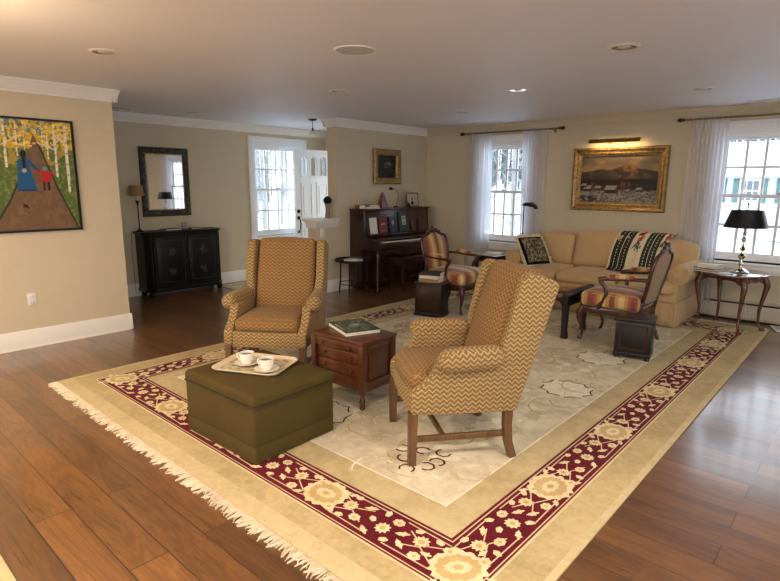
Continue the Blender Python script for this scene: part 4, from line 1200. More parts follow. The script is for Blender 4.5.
CB = (-1.572, 5.075, RZ+.001)
t = thing('box_chest', 'low dark wooden box on small feet behind the armchair by the sofa', 'box', CB, R(11))
bm = B(); bb(bm, -.15, .15, -.13, .13, .035, .345, .004); part('body', bm, M['ebony'], t)
bm = B(); bb(bm, -.165, .165, -.145, .145, .345, .375, .006); part('lid', bm, M['ebony'], t)
bm = B(); bb(bm, -.155, .155, -.135, .135, .03, .06, .004); part('base_moulding', bm, M['ebony'], t)
bm = B()
for a, b_ in ((-.13, .13),):
    bb(bm, -.12, .12, -.134, -.13, .085, .105); bb(bm, -.12, .12, -.134, -.13, .30, .32); bb(bm, -.12, -.10, -.134, -.13, .105, .30); bb(bm, .10, .12, -.134, -.13, .105, .30)
part('front_frame', bm, M['mahog'], t)
for sx in (-1, 1):
    for sy in (-1, 1):
        bm = B(); lathe(bm, [(0, .035), (.018, .035), (.024, .02), (.018, .004), (0, 0)], 14, (sx*.13, sy*.11, 0)); part('foot', bm, M['ebony'], t)

# ------------------------------------------------------------------ coffee table
CT = (-2.735, 5.44, RZ+.001)
t = thing('coffee_table', 'dark wooden coffee table with scrolled ends in front of the sofa', 'table', CT)
bm = B(); bb(bm, -.44, .44, -.26, .26, .425, .452, .004); part('top', bm, M['tableq'], t)
for s in (-1, 1):
    bm = B()
    pts = [(s*.40, 0, .44), (s*.455, 0, .448), (s*.49, 0, .475), (s*.50, 0, .505), (s*.475, 0, .52), (s*.455, 0, .505)]
    rows = []
    prof = [(.40, .426), (.45, .43), (.495, .45), (.518, .485), (.515, .515), (.49, .535), (.46, .532), (.448, .515), (.46, .50), (.475, .508), (.488, .505), (.488, .485), (.465, .463), (.43, .453), (.40, .452)]
    prism(bm, [(s*x, z if z < .452 else .452+(z-.452)*.62) for x, z in prof], 'y', -.262, .262, .004)
    part('scroll_end', bm, M['ebony'], t)
    bm = B(); prism(bm, [(s*.40, .425), (s*.40, .36), (s*.41, .33), (s*.455, .33), (s*.455, .425)], 'y', -.20, .20, .003); part('end_apron', bm, M['ebony'], t)
bm = B()
for s in (-1, 1):
    pr2 = [(-.43, .425), (.43, .425), (.43, .32), (.39, .34), (.36, .375), (.30, .385), (-.30, .385), (-.36, .375), (-.39, .34), (-.43, .32)]
    bm = B(); prism(bm, pr2, 'y', s*.225, s*.243, .003)
    part('apron', bm, M['ebony'], t)
for sx in (-1, 1):
    for sy in (-1, 1):
        bm = B(); tube(bm, [(sx*.43, sy*.228, .43), (sx*.43, sy*.228, .28), (sx*.432, sy*.23, .08), (sx*.436, sy*.232, .03), (sx*.434, sy*.231, 0)], [.034, .028, .024, .028, .030], square=True, up=(0, 1, 0)); part('leg', bm, M['ebony'], t, smooth=25)

# ------------------------------------------------------------------ oval side table with lamp
def cabriole(bm, x, y, h, ox, oy, k=1.0):
    tube(bm, [(x, y, h), (x+ox*.035, y+oy*.035, h-.07), (x+ox*.045, y+oy*.045, h-.12), (x+ox*.025, y+oy*.025, h-.24), (x+ox*.0, y+oy*.0, h*.35), (x+ox*.005, y+oy*.005, h*.12), (x+ox*.03, y+oy*.03, .03), (x+ox*.045, y+oy*.045, .014), (x+ox*.045, y+oy*.045, 0)],
         [.030*k, .034*k, .031*k, .022*k, .016*k, .013*k, .015*k, .028*k, .026*k], 12)
OTB = (-1.172, 6.88, RZ+.001); orot = R(-22)
t = thing('side_table', 'oval walnut side table with cabriole legs carrying the black shaded lamp', 'side table', OTB, orot)
a_, b_ = .345, .35
def oval(a, b_, n_=48): return [(a*math.cos(2*PI*k/n_), b_*math.sin(2*PI*k/n_)) for k in range(n_)]
bm = B(); prism(bm, oval(a_, b_), 'z', .600, .620, .004); part('top', bm, M['tableq'], t, smooth=40)
bm = B()
for s in (-1, 1):
    ap = [(-.25, .60), (.25, .60), (.25, .50), (.20, .515), (.15, .545), (.06, .55), (0, .53), (-.06, .55), (-.15, .545), (-.20, .515), (-.25, .50)]
    bm = B(); prism(bm, ap, 'y', s*.18, s*.198, .003); part('apron', bm, M['tableq'], t)
    ap = [(-.19, .60), (.19, .60), (.19, .50), (.14, .52), (.08, .545), (0, .53), (-.08, .545), (-.14, .52), (-.19, .50)]
    bm = B(); prism(bm, ap, 'x', s*.235, s*.253, .003); part('apron', bm, M['tableq'], t)
for sx in (-1, 1):
    for sy in (-1, 1):
        bm = B(); cabriole(bm, sx*.225, sy*.172, .60, sx*.8, sy*.6); part('leg', bm, wood('table_leg', S(52, 24, 14), S(112, 66, 40), 2, .25, .5) if sx == 1 and sy == 1 else bpy.data.materials.get('table_leg') or M['tableq'], t)
zt = OTB[2]+.6205
LP = (-1.105, 6.86, zt)
t = thing('table_lamp', 'tall silver candlestick lamp with a black drum shade on the oval table', 'lamp', LP)
bm = B(); lathe(bm, [(0, 0), (.088, 0), (.092, .006), (.088, .014), (.07, .022), (.06, .036), (.035, .048), (.022, .058), (.018, .075), (.028, .088), (.028, .096), (.014, .108), (.012, .14), (.022, .15), (.036, .168), (.038, .18), (.026, .196), (.014, .208), (.012, .235), (.024, .245), (.03, .258), (.022, .272), (.012, .285), (.011, .33), (.018, .338), (.024, .352), (.022, .366), (.013, .378), (.012, .40), (.02, .41), (.02, .416), (.013, .425), (.0, .425)], 28); part('base', bm, M['silver'], t)
bm = B(); tube(bm, [(0, 0, .42), (0, 0, .54)], .014, 12); part('candle_sleeve', bm, pbr('cream_candle_sleeve', S(206, 196, 176), .5), t)
bm = B(); tube(bm, [(0, 0, .53), (0, 0, .70)], .004, 8); lathe(bm, [(0, .745), (.006, .74), (.009, .728), (.004, .715), (.007, .705), (.005, .695), (0, .695)], 14); part('finial', bm, M['bronze'], t)
bm = B(); lathe(bm, [(.207, .485), (.150, .662), (.1495, .665), (.1475, .662), (.2045, .485), (.207, .485)], 48); sh = part('lamp_shade', bm, M['black_shade'], t)
bm = B()
for k in range(3):
    a = 2*PI*k/3; tube(bm, [(0, 0, .655), (.150*math.cos(a), .150*math.sin(a), .655)], .0025, 6)
part('shade_spider', bm, M['brass'], sh)
bm = B(); tube(bm, [(0, .09, .01), (.03, .18, .006), (.05, .28, .003), (.055, .335, -.02), (.03, .35, -.25), (.04, .36, -.45), (.06, .40, -.60)], .003, 6); part('cord', bm, M['creamcover'], t)
t = thing('trinket_dish', 'small dark metal dish beside the silver lamp base', 'dish', (-1.075, 6.72, zt))
bm = B(); lathe(bm, [(0, .004), (.02, .004), (.045, .024), (.05, .03), (.047, .03), (.03, .016), (0, .01)], 24); lathe(bm, [(0, 0), (.024, 0), (.018, .004), (0, .005)], 20); part('bowl', bm, M['silver'], t)
book('magazine', 'flat grey magazine lowest in the stack on the oval table', .30, .22, .014, (-1.37, 6.74, zt), R(-16), M['greycover'], cat='magazine', group='books on the oval table')
book('book', 'dark covered book in the middle of the oval table stack', .27, .20, .020, (-1.385, 6.755, zt+.0145), R(-30), M['blackcover'], group='books on the oval table')
book('book', 'thick white book on top of the oval table stack', .20, .15, .040, (-1.375, 6.76, zt+.035), R(-12), M['creamcover'], group='books on the oval table')
t = thing('magazine', 'open white magazine hanging over the near edge of the oval table', 'magazine', (-1.24, 6.66, zt), R(-20), 'books on the oval table')
bm = B(); cushion(bm, (0, 0, .006), (.20, .15, .010), .004, (0, 0, 0, 0, .004, 0)); part('sheets', bm, M['paper'], t)

# small table at the left end of the sofa
LT = (-4.02, 6.62, 0.001)
t = thing('side_table', 'little dark cabriole table between striped armchair and left sofa arm', 'side table', LT)
h = .575
bm = B(); prism(bm, rrect(.36, .44, .03), 'z', h, h+.018, .004); part('top', bm, M['mahogx'], t)
bm = B()
for s in (-1, 1): bb(bm, -.14, .14, s*.165, s*.18, h-.07, h, .003); bb(bm, s*.125, s*.14, -.165, .165, h-.07, h, .003)
part('apron', bm, M['mahog'], t)
for sx in (-1, 1):
    for sy in (-1, 1):
        bm = B(); cabriole(bm, sx*.125, sy*.165, h, sx*.7, sy*.7, .85); part('leg', bm, M['mahog'], t)
book('magazine', 'white magazine on the little table left of the sofa', .25, .20, .022, (-4.0, 6.60, LT[2]+h+.0185), R(12), M['paper'], cat='magazine')

# floor lamp
t = thing('floor_lamp', 'slim black pharmacy floor lamp standing behind the left sofa arm', 'lamp', (-3.865, 7.12, .001))
bm = B(); lathe(bm, [(0, 0), (.11, 0), (.112, .008), (.10, .016), (.02, .022), (.012, .03), (0, .03)], 28); part('base', bm, M['black_metal'], t)
bm = B(); tube(bm, [(0, 0, .02), (0, 0, .85)], .009, 10); tube(bm, [(0, 0, .85), (0, 0, 1.255)], .006, 10); tube(bm, [(0, 0, .84), (0, 0, .87)], .012, 10); part('pole', bm, M['black_metal'], t)
bm = B(); tube(bm, [(0, 0, 1.245), (.035, -.02, 1.265), (.07, -.035, 1.27)], .006, 8); part('arm', bm, M['black_metal'], t)
bm = B()
pf = [(-.075, 1.262), (-.02, 1.30), (.06, 1.306), (.12, 1.262), (.14, 1.215), (.13, 1.213), (.11, 1.238), (.03, 1.25)]
prism(bm, pf, 'y', -.05, .05, .012, 3, 0, Matrix.Translation((.075, -.035, 0)))
part('lamp_shade', bm, M['black_metal'], t)

# ------------------------------------------------------------------ piano
PC = 6.36
t = thing('upright_piano', 'dark mahogany upright piano with books on its music desk', 'piano', (XL+.024, PC, 0), R(-90))
# local: +Y into the room, +X towards the knee wall
hw = .745
bm = B()
for s in (-1, 1):
    bm = B(); prism(bm, [(0, .02), (.24, .02), (.24, .60), (.56, .60), (.585, .62), (.585, .735), (.55, .755), (.36, .765), (.30, .83), (.275, 1.165), (0, 1.165)], 'x', s*(hw-.035), s*hw, .004)
    part('side_panel', bm, M['mahog'], t)
bm = B(); bb(bm, -hw+.035, hw-.035, 0, .02, .02, 1.165); bb(bm, -hw+.035, hw-.035, .20, .225, .10, .60, .003); bb(bm, -hw+.035, hw-.035, .03, .24, .02, .10, .004); part('case', bm, M['mahogx'], t)
bm = B(); bb(bm, -hw-.015, hw+.015, -.005, .295, 1.165, 1.188, .005); part('lid', bm, M['mahogx'], t)
bm = B(); bb(bm, -hw+.035, hw-.035, .20, .57, .60, .665, .005); part('keybed', bm, M['mahogx'], t)
bm = B(); bb(bm, -hw+.036, hw-.036, .558, .583, .64, .715, .005); part('key_slip', bm, M['mahogx'], t)
bm = B(); bb(bm, -.615, .615, .40, .555, .667, .722, .002); k = part('keys', bm, M['ivory'], t)
bm = B()
n_ = 52; w = 1.23/n_
for i in range(n_-1):
    if (i % 7) in (0, 2, 3, 5, 6): bx(bm, (-.615+w*(i+1), .45, .7265), (w*.55, .09, .012), .001)
part('black_keys', bm, M['black_paint'], k)
for s in (-1, 1):
    bm = B(); bb(bm, s*.62, s*(hw-.036), .38, .556, .66, .745, .006); part('key_block', bm, M['mahog'], t)
bm = B(); prism(bm, [(.375, .725), (.40, .722), (.40, .74), (.345, .81), (.33, .80)], 'x', -hw+.036, hw-.036, .002); part('fallboard', bm, M['mahogx'], t)
bm = B(); bb(bm, -hw+.036, hw-.036, .27, .40, .80, .825, .005); part('book_shelf', bm, M['mahogx'], t)
def desk(x0, x1, y0, y1): return [(y0, .826), (y0+.02, .826), (y1+.02, 1.163), (y1, 1.163)]
bm = B(); prism(bm, [(.30, .826), (.318, .826), (.268, 1.163), (.25, 1.163)], 'x', -hw+.036, hw-.036, .002); part('music_desk', bm, M['mahogx'], t)
for s in (-1, 1):
    bm = B(); lathe(bm, [(.028, .60), (.032, .585), (.022, .57), (.03, .52), (.026, .35), (.02, .15), (.026, .12), (.02, .09), (.026, .05), (.03, .03), (.026, 0), (0, 0)], 18, (s*(hw-.05), .52, 0)); part('leg', bm, M['mahog'], t)
    bm = B(); bb(bm, s*(hw-.085), s*(hw-.015), .22, .56, .0, .045, .006); part('toe_block', bm, M['mahog'], t)
bm = B()
for x in (-.09, 0, .09): tube(bm, [(x, .24, .045), (x, .33, .04), (x, .36, .035)], [.008, .014, .012], 8, flat=.5)
part('pedals', bm, M['brass'], t)
# books leaning on the desk: local frame helper
PB = Matrix.Translation((XL+.024, PC, 0)) @ Matrix.Rotation(R(-90), 4, 'Z')
def leaning(label, ly, w_, h_, th, cover, seed=None, group='books on the piano desk', name='book', cat='book', off=0.0, artp=None):
    """book standing on the piano shelf at world y = ly, leaning against the desk"""
    tilt = math.atan2(.05, .337)
    loc = PB @ Vector((-(ly-PC)*1.0, .3215+off, .8265))
    t = thing(name, label, cat, loc, R(-90), group)
    Rm = Matrix.Rotation(tilt, 4, 'X')
    bm = B()
    bx(bm, Rm @ Vector((0, .0015, h_/2)), (w_, .003, h_), 0, rot=Rm); bx(bm, Rm @ Vector((0, th-.0015, h_/2)), (w_, .003, h_), 0, rot=Rm); bx(bm, Rm @ Vector((w_/2-.0015, th/2, h_/2)), (.003, th-.006, h_), 0, rot=Rm)
    part('cover', bm, cover, t, smooth=0)
    bm = B(); bx(bm, Rm @ Vector((-.002, th/2, h_/2)), (w_-.008, th-.0062, h_-.006), 0, rot=Rm); part('pages', bm, M['pages'], t, smooth=0)
    if artp:
        pnt, x0, x1, za, zb = artp
        art('cover_print', pnt, lambda u, v: tuple(Rm @ Vector((x1+(x0-x1)*u, th+.0006, za+(zb-za)*v))), vcol(label[:12]+'_print', .5), t)
leaning('white book leaning leftmost on the piano music desk', 5.785, .135, .235, .022, M['creamcover'])
pr_ = Paint(60, 80, S(104, 26, 28)); pr_.poly([(.2, .55), (.8, .6), (.78, .72), (.22, .7)], S(186, 120, 96)); pr_.put((abs(pr_.Y-.12) < .02) & (abs(pr_.X-.5) < .3), S(170, 90, 76))
leaning('dark red book second from left on the piano music desk', 5.985, .175, .225, .022, M['redcover'], artp=(pr_, -.075, .075, .02, .20))
pr_ = Paint(60, 80, S(40, 38, 62)); pr_.ell(.5, .66, .16, .13, S(190, 186, 190)); pr_.ell(.5, .66, .09, .07, S(60, 56, 80)); pr_.line((.5, .4), (.5, .6), .03, S(180, 176, 180))
leaning('navy book with a pale round emblem on the piano music desk', 6.20, .150, .240, .022, M['navycover'], artp=(pr_, -.065, .065, .02, .22))
pr_ = Paint(60, 90, S(34, 46, 40)); pr_.put((abs(pr_.X-.5) < .2) & (pr_.Y > .32) & (pr_.Y < .80), S(168, 176, 140)); pr_.put((abs(pr_.X-.5) < .13) & (pr_.Y > .40) & (pr_.Y < .72), S(108, 122, 96)); pr_.ell(.5, .55, .09, .08, S(196, 200, 176))
leaning('tall dark green book with a pale picture on the piano music desk', 6.455, .225, .305, .022, M['greencover'], artp=(pr_, -.105, .105, .01, .295))
leaning('narrow brown card leaning right of the tall green book', 6.69, .10, .165, .014, M['browncover'])
leaning('short brown book leaning rightmost on the piano music desk', 6.90, .16, .18, .02, M['browncover'])
PT = 1.1885
book('box', 'small orange wood box at the left end of the piano top', .12, .09, .055, (-5.70, 5.665, PT), R(90), M['copper_wood'], cat='box')
book('book', 'white book lying lowest on the left of the piano top', .25, .19, .028, (-5.71, 5.87, PT), R(86), M['creamcover'], group='white books on the piano top')
book('book', 'grey-white book lying uppermost on the left of the piano top', .23, .17, .026, (-5.71, 5.875, PT+.0285), R(95), M['greycover'], group='white books on the piano top')
t = thing('metronome', 'reddish wooden pyramid metronome standing on the piano top', 'metronome', (-5.70, 6.14, PT))
bm = B()
def frust(bm, w0, d0, w1, d1, z0_, z1_):
    a = [bm.verts.new((x*w0, y*d0, z0_)) for x, y in ((-1, -1), (1, -1), (1, 1), (-1, 1))]; b2 = [bm.verts.new((x*w1, y*d1, z1_)) for x, y in ((-1, -1), (1, -1), (1, 1), (-1, 1))]
    bm.faces.new(list(reversed(a))); bm.faces.new(b2)
    for i in range(4): bm.faces.new((a[i], a[(i+1) % 4], b2[(i+1) % 4], b2[i]))
frust(bm, .058, .072, .016, .018, .016, .215); frust(bm, .016, .018, .008, .009, .2155, .232); part('case', bm, M['copper_wood'], t, smooth=0)
bm = B(); bb(bm, -.066, .066, -.08, .08, 0, .016, .003); part('base', bm, M['copper_wood'], t)
bm = B(); 
prism(bm, [(-.045, .05), (.045, .05), (.014, .19), (-.014, .19)], 'y', 0, .004, 0, 2, 0, Matrix.Rotation(R(90), 4, 'Z') @ Matrix.Identity(4))
for v in bm.verts: v.co.x += .060-.21*(v.co.z-.016)
part('scale_plate', bm, M['mahog'], t, smooth=0)
t = thing('piano_lamp', 'thin brass arched lamp with a small dark head on the piano top', 'lamp', (-5.72, 6.47, PT))
bm = B(); lathe(bm, [(0, 0), (.045, 0), (.046, .012), (.02, .022), (0, .024)], 20); part('base', bm, M['bronze'], t)
bm = B(); tube(bm, [(0, 0, .02), (0, .03, .07), (0, .055, .13), (0, .05, .20), (0, .01, .255), (0, -.05, .283), (0, -.10, .292)], .0055, 8); part('arm', bm, M['brass'], t)
bm = B(); lathe(bm, [(0, .025), (.018, .02), (.03, .0), (.034, -.022), (.031, -.022), (.0, .012)], 18, (0, -.12, .288)); part('lamp_shade', bm, M['bronze'], t)
t = thing('photo_frame', 'small framed portrait photograph on the right end of the piano top', 'picture frame', (-5.73, 6.90, PT), R(90))
tl = Matrix.Rotation(R(-8), 4, 'X')
bm = B()
for s in (-1, 1): bx(bm, tl @ Vector((s*.135, 0, .112)), (.018, .014, .224), .003, rot=tl); bx(bm, tl @ Vector((0, 0, .112+s*.103)), (.252, .0138, .018), .003, rot=tl)
part('frame', bm, M['brass'], t)
p = Paint(60, 50, S(186, 182, 166)); p.ell(.45, .45, .2, .34, S(222, 216, 200)); p.ell(.45, .52, .11, .2, S(60, 52, 46)); p.ell(.46, .50, .07, .14, S(170, 150, 128)); p.ell(.45, .22, .15, .14, S(50, 48, 46))
art('photograph', p, lambda u, v: tuple(tl @ Vector(((u-.5)*.254, -.001, .018+v*.188))), vcol('photo_colours', .2, .5), t)
bm = B(); bx(bm, tl @ Vector((0, .0035, .112)), (.252, .005, .19), 0, rot=tl); tube(bm, [tl @ Vector((0, .004, .16)), (0, .085, .004)], .006, 6, flat=.5); part('easel_back', bm, M['blackcover'], t)
t = thing('figurine', 'little dark rounded figurine beside the portrait on the piano', 'figurine', (-5.68, 6.735, PT))
bm = B(); lathe(bm, [(0, 0), (.026, 0), (.03, .012), (.02, .03), (.012, .04), (.016, .05), (.012, .062), (0, .066)], 18); part('body', bm, M['black_metal'], t)
# bench
t = thing('piano_bench', 'dark red-brown piano bench pushed under the keyboard', 'bench', (-5.26, 6.33, .001))
bm = B(); bb(bm, -.165, .165, -.40, .40, .475, .50, .006); part('seat', bm, M['mahogx'], t)
bm = B(); bb(bm, -.14, .14, -.365, .365, .40, .475, .003); part('apron', bm, M['mahog'], t)
for sx in (-1, 1):
    for sy in (-1, 1):
        bm = B(); tube(bm, [(sx*.135, sy*.355, .475), (sx*.135, sy*.355, .38), (sx*.135, sy*.355, 0)], [.024, .022, .015], square=True, up=(0, 1, 0)); part('leg', bm, M['mahog'], t, smooth=20)
# little round table by the knee wall
t = thing('accent_table', 'small dark round tray table against the low wall by the piano', 'side table', (-5.535, 5.36, .001))
bm = B(); lathe(bm, [(0, .468), (.245, .468), (.262, .475), (.264, .505), (.258, .505), (.254, .482), (0, .480)], 40); part('tray_top', bm, M['black_metal'], t)
for a in (200, 300, 60, 120):
    ca_, sa_ = math.cos(R(a)), math.sin(R(a))
    bm = B(); tube(bm, [(.20*ca_, .20*sa_, .47), (.205*ca_, .205*sa_, .22), (.225*ca_, .225*sa_, 0)], [.012, .011, .012], 8); part('leg', bm, M['bronze'], t)
bm = B(); pts = [(.205*math.cos(2*PI*k/32), .205*math.sin(2*PI*k/32), .16) for k in range(33)]; tube(bm, pts, .006, 6); part('ring_stretcher', bm, M['bronze'], t)
book('book', 'white booklet lying on the small round tray table', .21, .16, .030, (-5.47, 5.30, .001+.4815), R(10), M['paper'])

# ------------------------------------------------------------------ black cabinet, mirror, small lamp
t = thing('cabinet', 'black painted two-door cabinet with faded flowers under the wall mirror', 'cabinet', (XM+.022, 3.79, .001), R(90))
# local: -Y into the room, +X = world +Y
cw, cd, ch = .56, .345, .90
def plan(e): return [(-cw-e, 0), (-cw-e, -cd+.10-e*.4), (-cw+.09-e*.4, -cd-e), (cw-.09+e*.4, -cd-e), (cw+e, -cd+.10-e*.4), (cw+e, 0)]
bm = B(); prism(bm, plan(0), 'z', .085, .865); part('body', bm, M['black_paint'], t, smooth=0)
bm = B(); prism(bm, plan(.012), 'z', .848, .866, .003); prism(bm, plan(.03), 'z', .866, .892, .006); part('cornice_top', bm, M['black_paint'], t, smooth=30)
bm = B(); prism(bm, plan(.015), 'z', .07, .115, .006); part('base_moulding', bm, M['black_paint'], t, smooth=30)
for x, y in ((-cw+.05, -cd+.07), (cw-.05, -cd+.07), (-cw+.05, -.05), (cw-.05, -.05)):
    bm = B(); lathe(bm, [(0, .07), (.034, .07), (.042, .05), (.036, .02), (.022, 0), (0, 0)], 18, (x, y, 0)); part('bun_foot', bm, M['black_paint'], t)
for s in (-1, 1):
    bm = B(); bb(bm, s*.012, s*(cw-.115), -cd-.014, -cd, .15, .82, .004); d = part('door', bm, M['black_paint'], t)
    bm = B(); x0, x1 = s*.055, s*(cw-.155); tk = .006
    for (xa, xb, za, zb) in ((x0, x1, .20, .20+tk), (x0, x1, .77-tk, .77), (x0, x0+s*tk, .20, .77), (x1-s*tk, x1, .20, .77)): bb(bm, xa, xb, -cd-.018, -cd-.013, za, zb, .001)
    part('door_beading', bm, M['gold_line'], d)
    rf = random.Random(30+s)
    for zc in (.34, .62):
        bm = B()
        for k in range(9):
            a = 2*PI*k/9+rf.random(); rr_ = rf.uniform(.01, .055); cx0 = (x0+x1)/2
            pts = [(cx0+rr_*math.cos(a)+.022*math.cos(q*PI/4)*(1 if q % 2 else .6), zc+rr_*math.sin(a)+.026*math.sin(q*PI/4)*(1 if q % 2 else .6)) for q in range(8)]
            prism(bm, pts, 'y', -cd-.0150-.0002*k, -cd-.013)
        part('painted_flowers', bm, M['flower_paint'], d, smooth=0)
    bm = B(); lathe(bm, [(0, -.018), (.008, -.016), (.008, -.008), (.004, 0)], 12, (s*.035, -cd-.014, .48), axis='y'); part('knob', bm, M['brass'], d)
    bm = B(); tube(bm, [(s*(cw-.062), -cd+.02, .13), (s*(cw-.062), -cd+.02, .84)], .013, 10); part('corner_column', bm, M['gold_line'] if False else M['black_paint'], t)
    bm = B(); tube(bm, [(s*(cw-.094), -cd-.002, .12), (s*(cw-.094), -cd-.002, .846)], .004, 6); part('corner_beading', bm, M['gold_line'], t)
CT_ = .001+.892
t = thing('table_lamp', 'small black lamp with a tan shade on the left end of the black cabinet', 'lamp', (-7.475, 3.25, CT_+.0005))
bm = B(); lathe(bm, [(0, 0), (.058, 0), (.06, .01), (.03, .02), (.012, .035), (.008, .06), (.007, .34), (.011, .36), (.014, .375), (.028, .405), (.03, .41), (.01, .414), (0, .418)], 20); part('base', bm, M['bronze'], t)
bm = B(); tube(bm, [(0, 0, .415), (0, 0, .47)], .008, 8); part('socket', bm, M['creamcover'], t)
bm = B(); lathe(bm, [(.090, .475), (.078, .61), (.076, .61), (.0885, .475), (.090, .475)], 32); part('lamp_shade', bm, M['tanshade'], t)
bm = B(); tube(bm, [(-.05, -.02, .01), (-.08, -.03, .004), (-.10, -.068, -.01), (-.11, -.08, -.3), (-.105, -.075, -.6), (-.11, -.07, -.88)], .003, 6); part('cord', bm, M['black_metal'], t)
book('book', 'flat dark book lying on the black cabinet below the mirror', .24, .17, .022, (-7.43, 3.66, CT_+.0005), R(97), M['greycover'])
book('book', 'small black book lying at the right of the cabinet top', .15, .11, .016, (-7.44, 4.03, CT_+.0005), R(85), M['blackcover'])
t = thing('glass_block', 'little clear-grey glass ornament standing on the black cabinet', 'ornament', (-7.47, 3.885, CT_+.0005), R(84))
bm = B(); bx(bm, (0, 0, .05), (.075, .03, .10), .006); part('block', bm, pbr('smoky_glass', S(150, 150, 148), .1, var=.03), t)

def frame_prof(bm, w, h, prof, y_to_wall=True):
    """mitred frame in local XZ; prof = [(inset from outer edge, height off wall)] wall at y=0, room at -y"""
    rows = []
    for i, d in prof:
        a, b_ = w/2-i, h/2-i
        rows.append([bm.verts.new((x, -d, z)) for x, z in ((-a, -b_), (a, -b_), (a, b_), (-a, b_))])
    for a, b_ in zip(rows, rows[1:]):
        for j in range(4):
            k = (j+1) % 4; bm.faces.new((a[j], a[k], b_[k], b_[j]))
    bmesh.ops.recalc_face_normals(bm, faces=bm.faces)
t = thing('wall_mirror', 'tall wall mirror in a carved black and silver frame above the cabinet', 'mirror', (XM+.001, 3.718, 1.55), R(90))
bm = B(); frame_prof(bm, .70, .94, [(0, 0), (0, .022), (.008, .034), (.03, .042), (.062, .038), (.075, .026), (.085, .02), (.085, .0)]); part('carved_frame', bm, M['carved'], t, smooth=20)
bm = B(); bb(bm, -.268, .268, -.014, -.008, -.388, .388, .002)
part('mirror_glass', bm, M['mirror'], t, smooth=0)
bm = B(); frame_prof(bm, .54, .78, [(0, .0145), (.002, .019), (.02, .0165), (.0205, .0142)]); part('bevel_edge', bm, M['silver'], t, smooth=0)

# ------------------------------------------------------------------ pictures
# path painting on the left wall
pw, ph = 0.80, 1.02
p = Paint(150, 190, S(96, 112, 58))
q = p.nz(14, 41); q2 = p.nz(40, 42); q3 = p.nz(20, 43)
p.put(p.Y > .84, S(112, 150, 160), .9)
p.put(q2 > .52, S(74, 96, 44), .6); p.put(q2 < .40, S(140, 142, 70), .5)
p.put((p.Y > .74) & (q3 > .46), S(206, 168, 52), .9); p.put((p.Y > .76) & (q2 > .60), S(232, 206, 96), .9); p.put((p.Y > .80) & (q2 < .36), S(92, 84, 50), .7)
p.put((p.Y > .60) & (p.Y < .76) & (q3 > .56), S(190, 160, 60), .6)
p.poly([(.06, 0), (.98, 0), (.94, .10), (.80, .36), (.69, .58), (.62, .80), (.585, .885), (.555, .82), (.46, .58), (.28, .28)], S(112, 86, 62))
ins_ = p.nz(18, 44); p.put((ins_ > .56) & (abs(p.X-.585) < .42*(.9-p.Y)), S(128, 102, 76), .5)
for a, b_ in (((.98, 0), (.80, .36)), ((.80, .36), (.62, .80)), ((.06, 0), (.28, .28)), ((.28, .28), (.46, .58))): p.line(a, b_, .008, S(56, 48, 30))
for x, ya, yb, w in ((.80, .50, .97, .010), (.92, .36, .96, .012), (.72, .66, .95, .006), (.67, .74, .97, .004), (.40, .68, .98, .006), (.48, .74, .97, .004), (.28, .58, .98, .010), (.14, .50, .98, .012), (.05, .45, .97, .012)):
    p.line((x, ya), (x+.008, yb), w, S(222, 214, 196))
    for k in range(6): p.put((abs(p.X-x) < .02) & (abs(p.Y-(ya+(yb-ya)*(k+.5)/6)) < .005), S(120, 104, 84), .7)
for (a, b_, c, d) in ((.80, .74, .62, .80), (.92, .80, .78, .90), (.80, .80, .95, .90), (.28, .78, .42, .86)): p.line((a, b_), (c, d), .006, S(214, 204, 182))
rf = random.Random(8)
for i in range(110): p.ell(rf.random(), rf.uniform(.76, .99), .020, .010, rf.choice((S(226, 190, 70), S(210, 170, 50), S(236, 214, 120))), .9)
# woman in a blue dress and child in a red coat, seen from behind
def wx(u): return .46+(u-.553)*2.1
def cx2(u): return .67+(u-.679)*2.1
p.poly([(wx(a), b_) for a, b_ in [(.505, .36), (.605, .36), (.595, .44), (.578, .58), (.572, .66), (.545, .665), (.520, .64), (.515, .52)]], S(30, 86, 128)); p.poly([(wx(a), b_) for a, b_ in [(.575, .62), (.595, .56), (.622, .535), (.627, .55), (.60, .60), (.58, .66)]], S(30, 82, 122))
p.poly([(wx(a), b_) for a, b_ in [(.510, .36), (.60, .36), (.598, .375), (.508, .375)]], S(22, 60, 94)); p.ell(wx(.551), .695, .034, .032, S(44, 26, 22)); p.line((wx(.551), .69), (wx(.551), .57), .012, S(44, 26, 22)); p.ell(wx(.549), .545, .025, .018, S(190, 170, 150))
p.poly([(cx2(a), b_) for a, b_ in [(.655, .44), (.70, .44), (.708, .50), (.695, .545), (.662, .545), (.65, .50)]], S(176, 38, 36)); p.line((cx2(.655), .53), (cx2(.636), .54), .010, S(176, 38, 36)); p.line((cx2(.70), .53), (cx2(.722), .515), .010, S(176, 38, 36))
p.ell(cx2(.679), .565, .029, .020, S(90, 140, 150)); p.line((cx2(.667), .44), (cx2(.667), .37), .009, S(32, 28, 28)); p.line((cx2(.69), .44), (cx2(.69), .37), .009, S(32, 28, 28))
p.line((.41, .235), (.45, .205), .008, S(30, 24, 22)); p.ell(.425, .222, .024, .014, S(34, 26, 24))
t = thing('path_painting', 'framed painting of a woman in blue and child in red on a woodland path', 'painting', (XL+.001, 2.0-pw/2, 1.60), R(90))
bm = B(); frame_prof(bm, pw, ph, [(0, 0), (0, .028), (.004, .03), (.018, .03), (.020, .018), (.0205, .004)]); part('frame', bm, M['black_paint'], t, smooth=0)
art('canvas', p, lambda u, v: ((u-.5)*(pw-.04), -.015, (v-.5)*(ph-.04)), vcol('path_painting_colours', .55, .3), t)

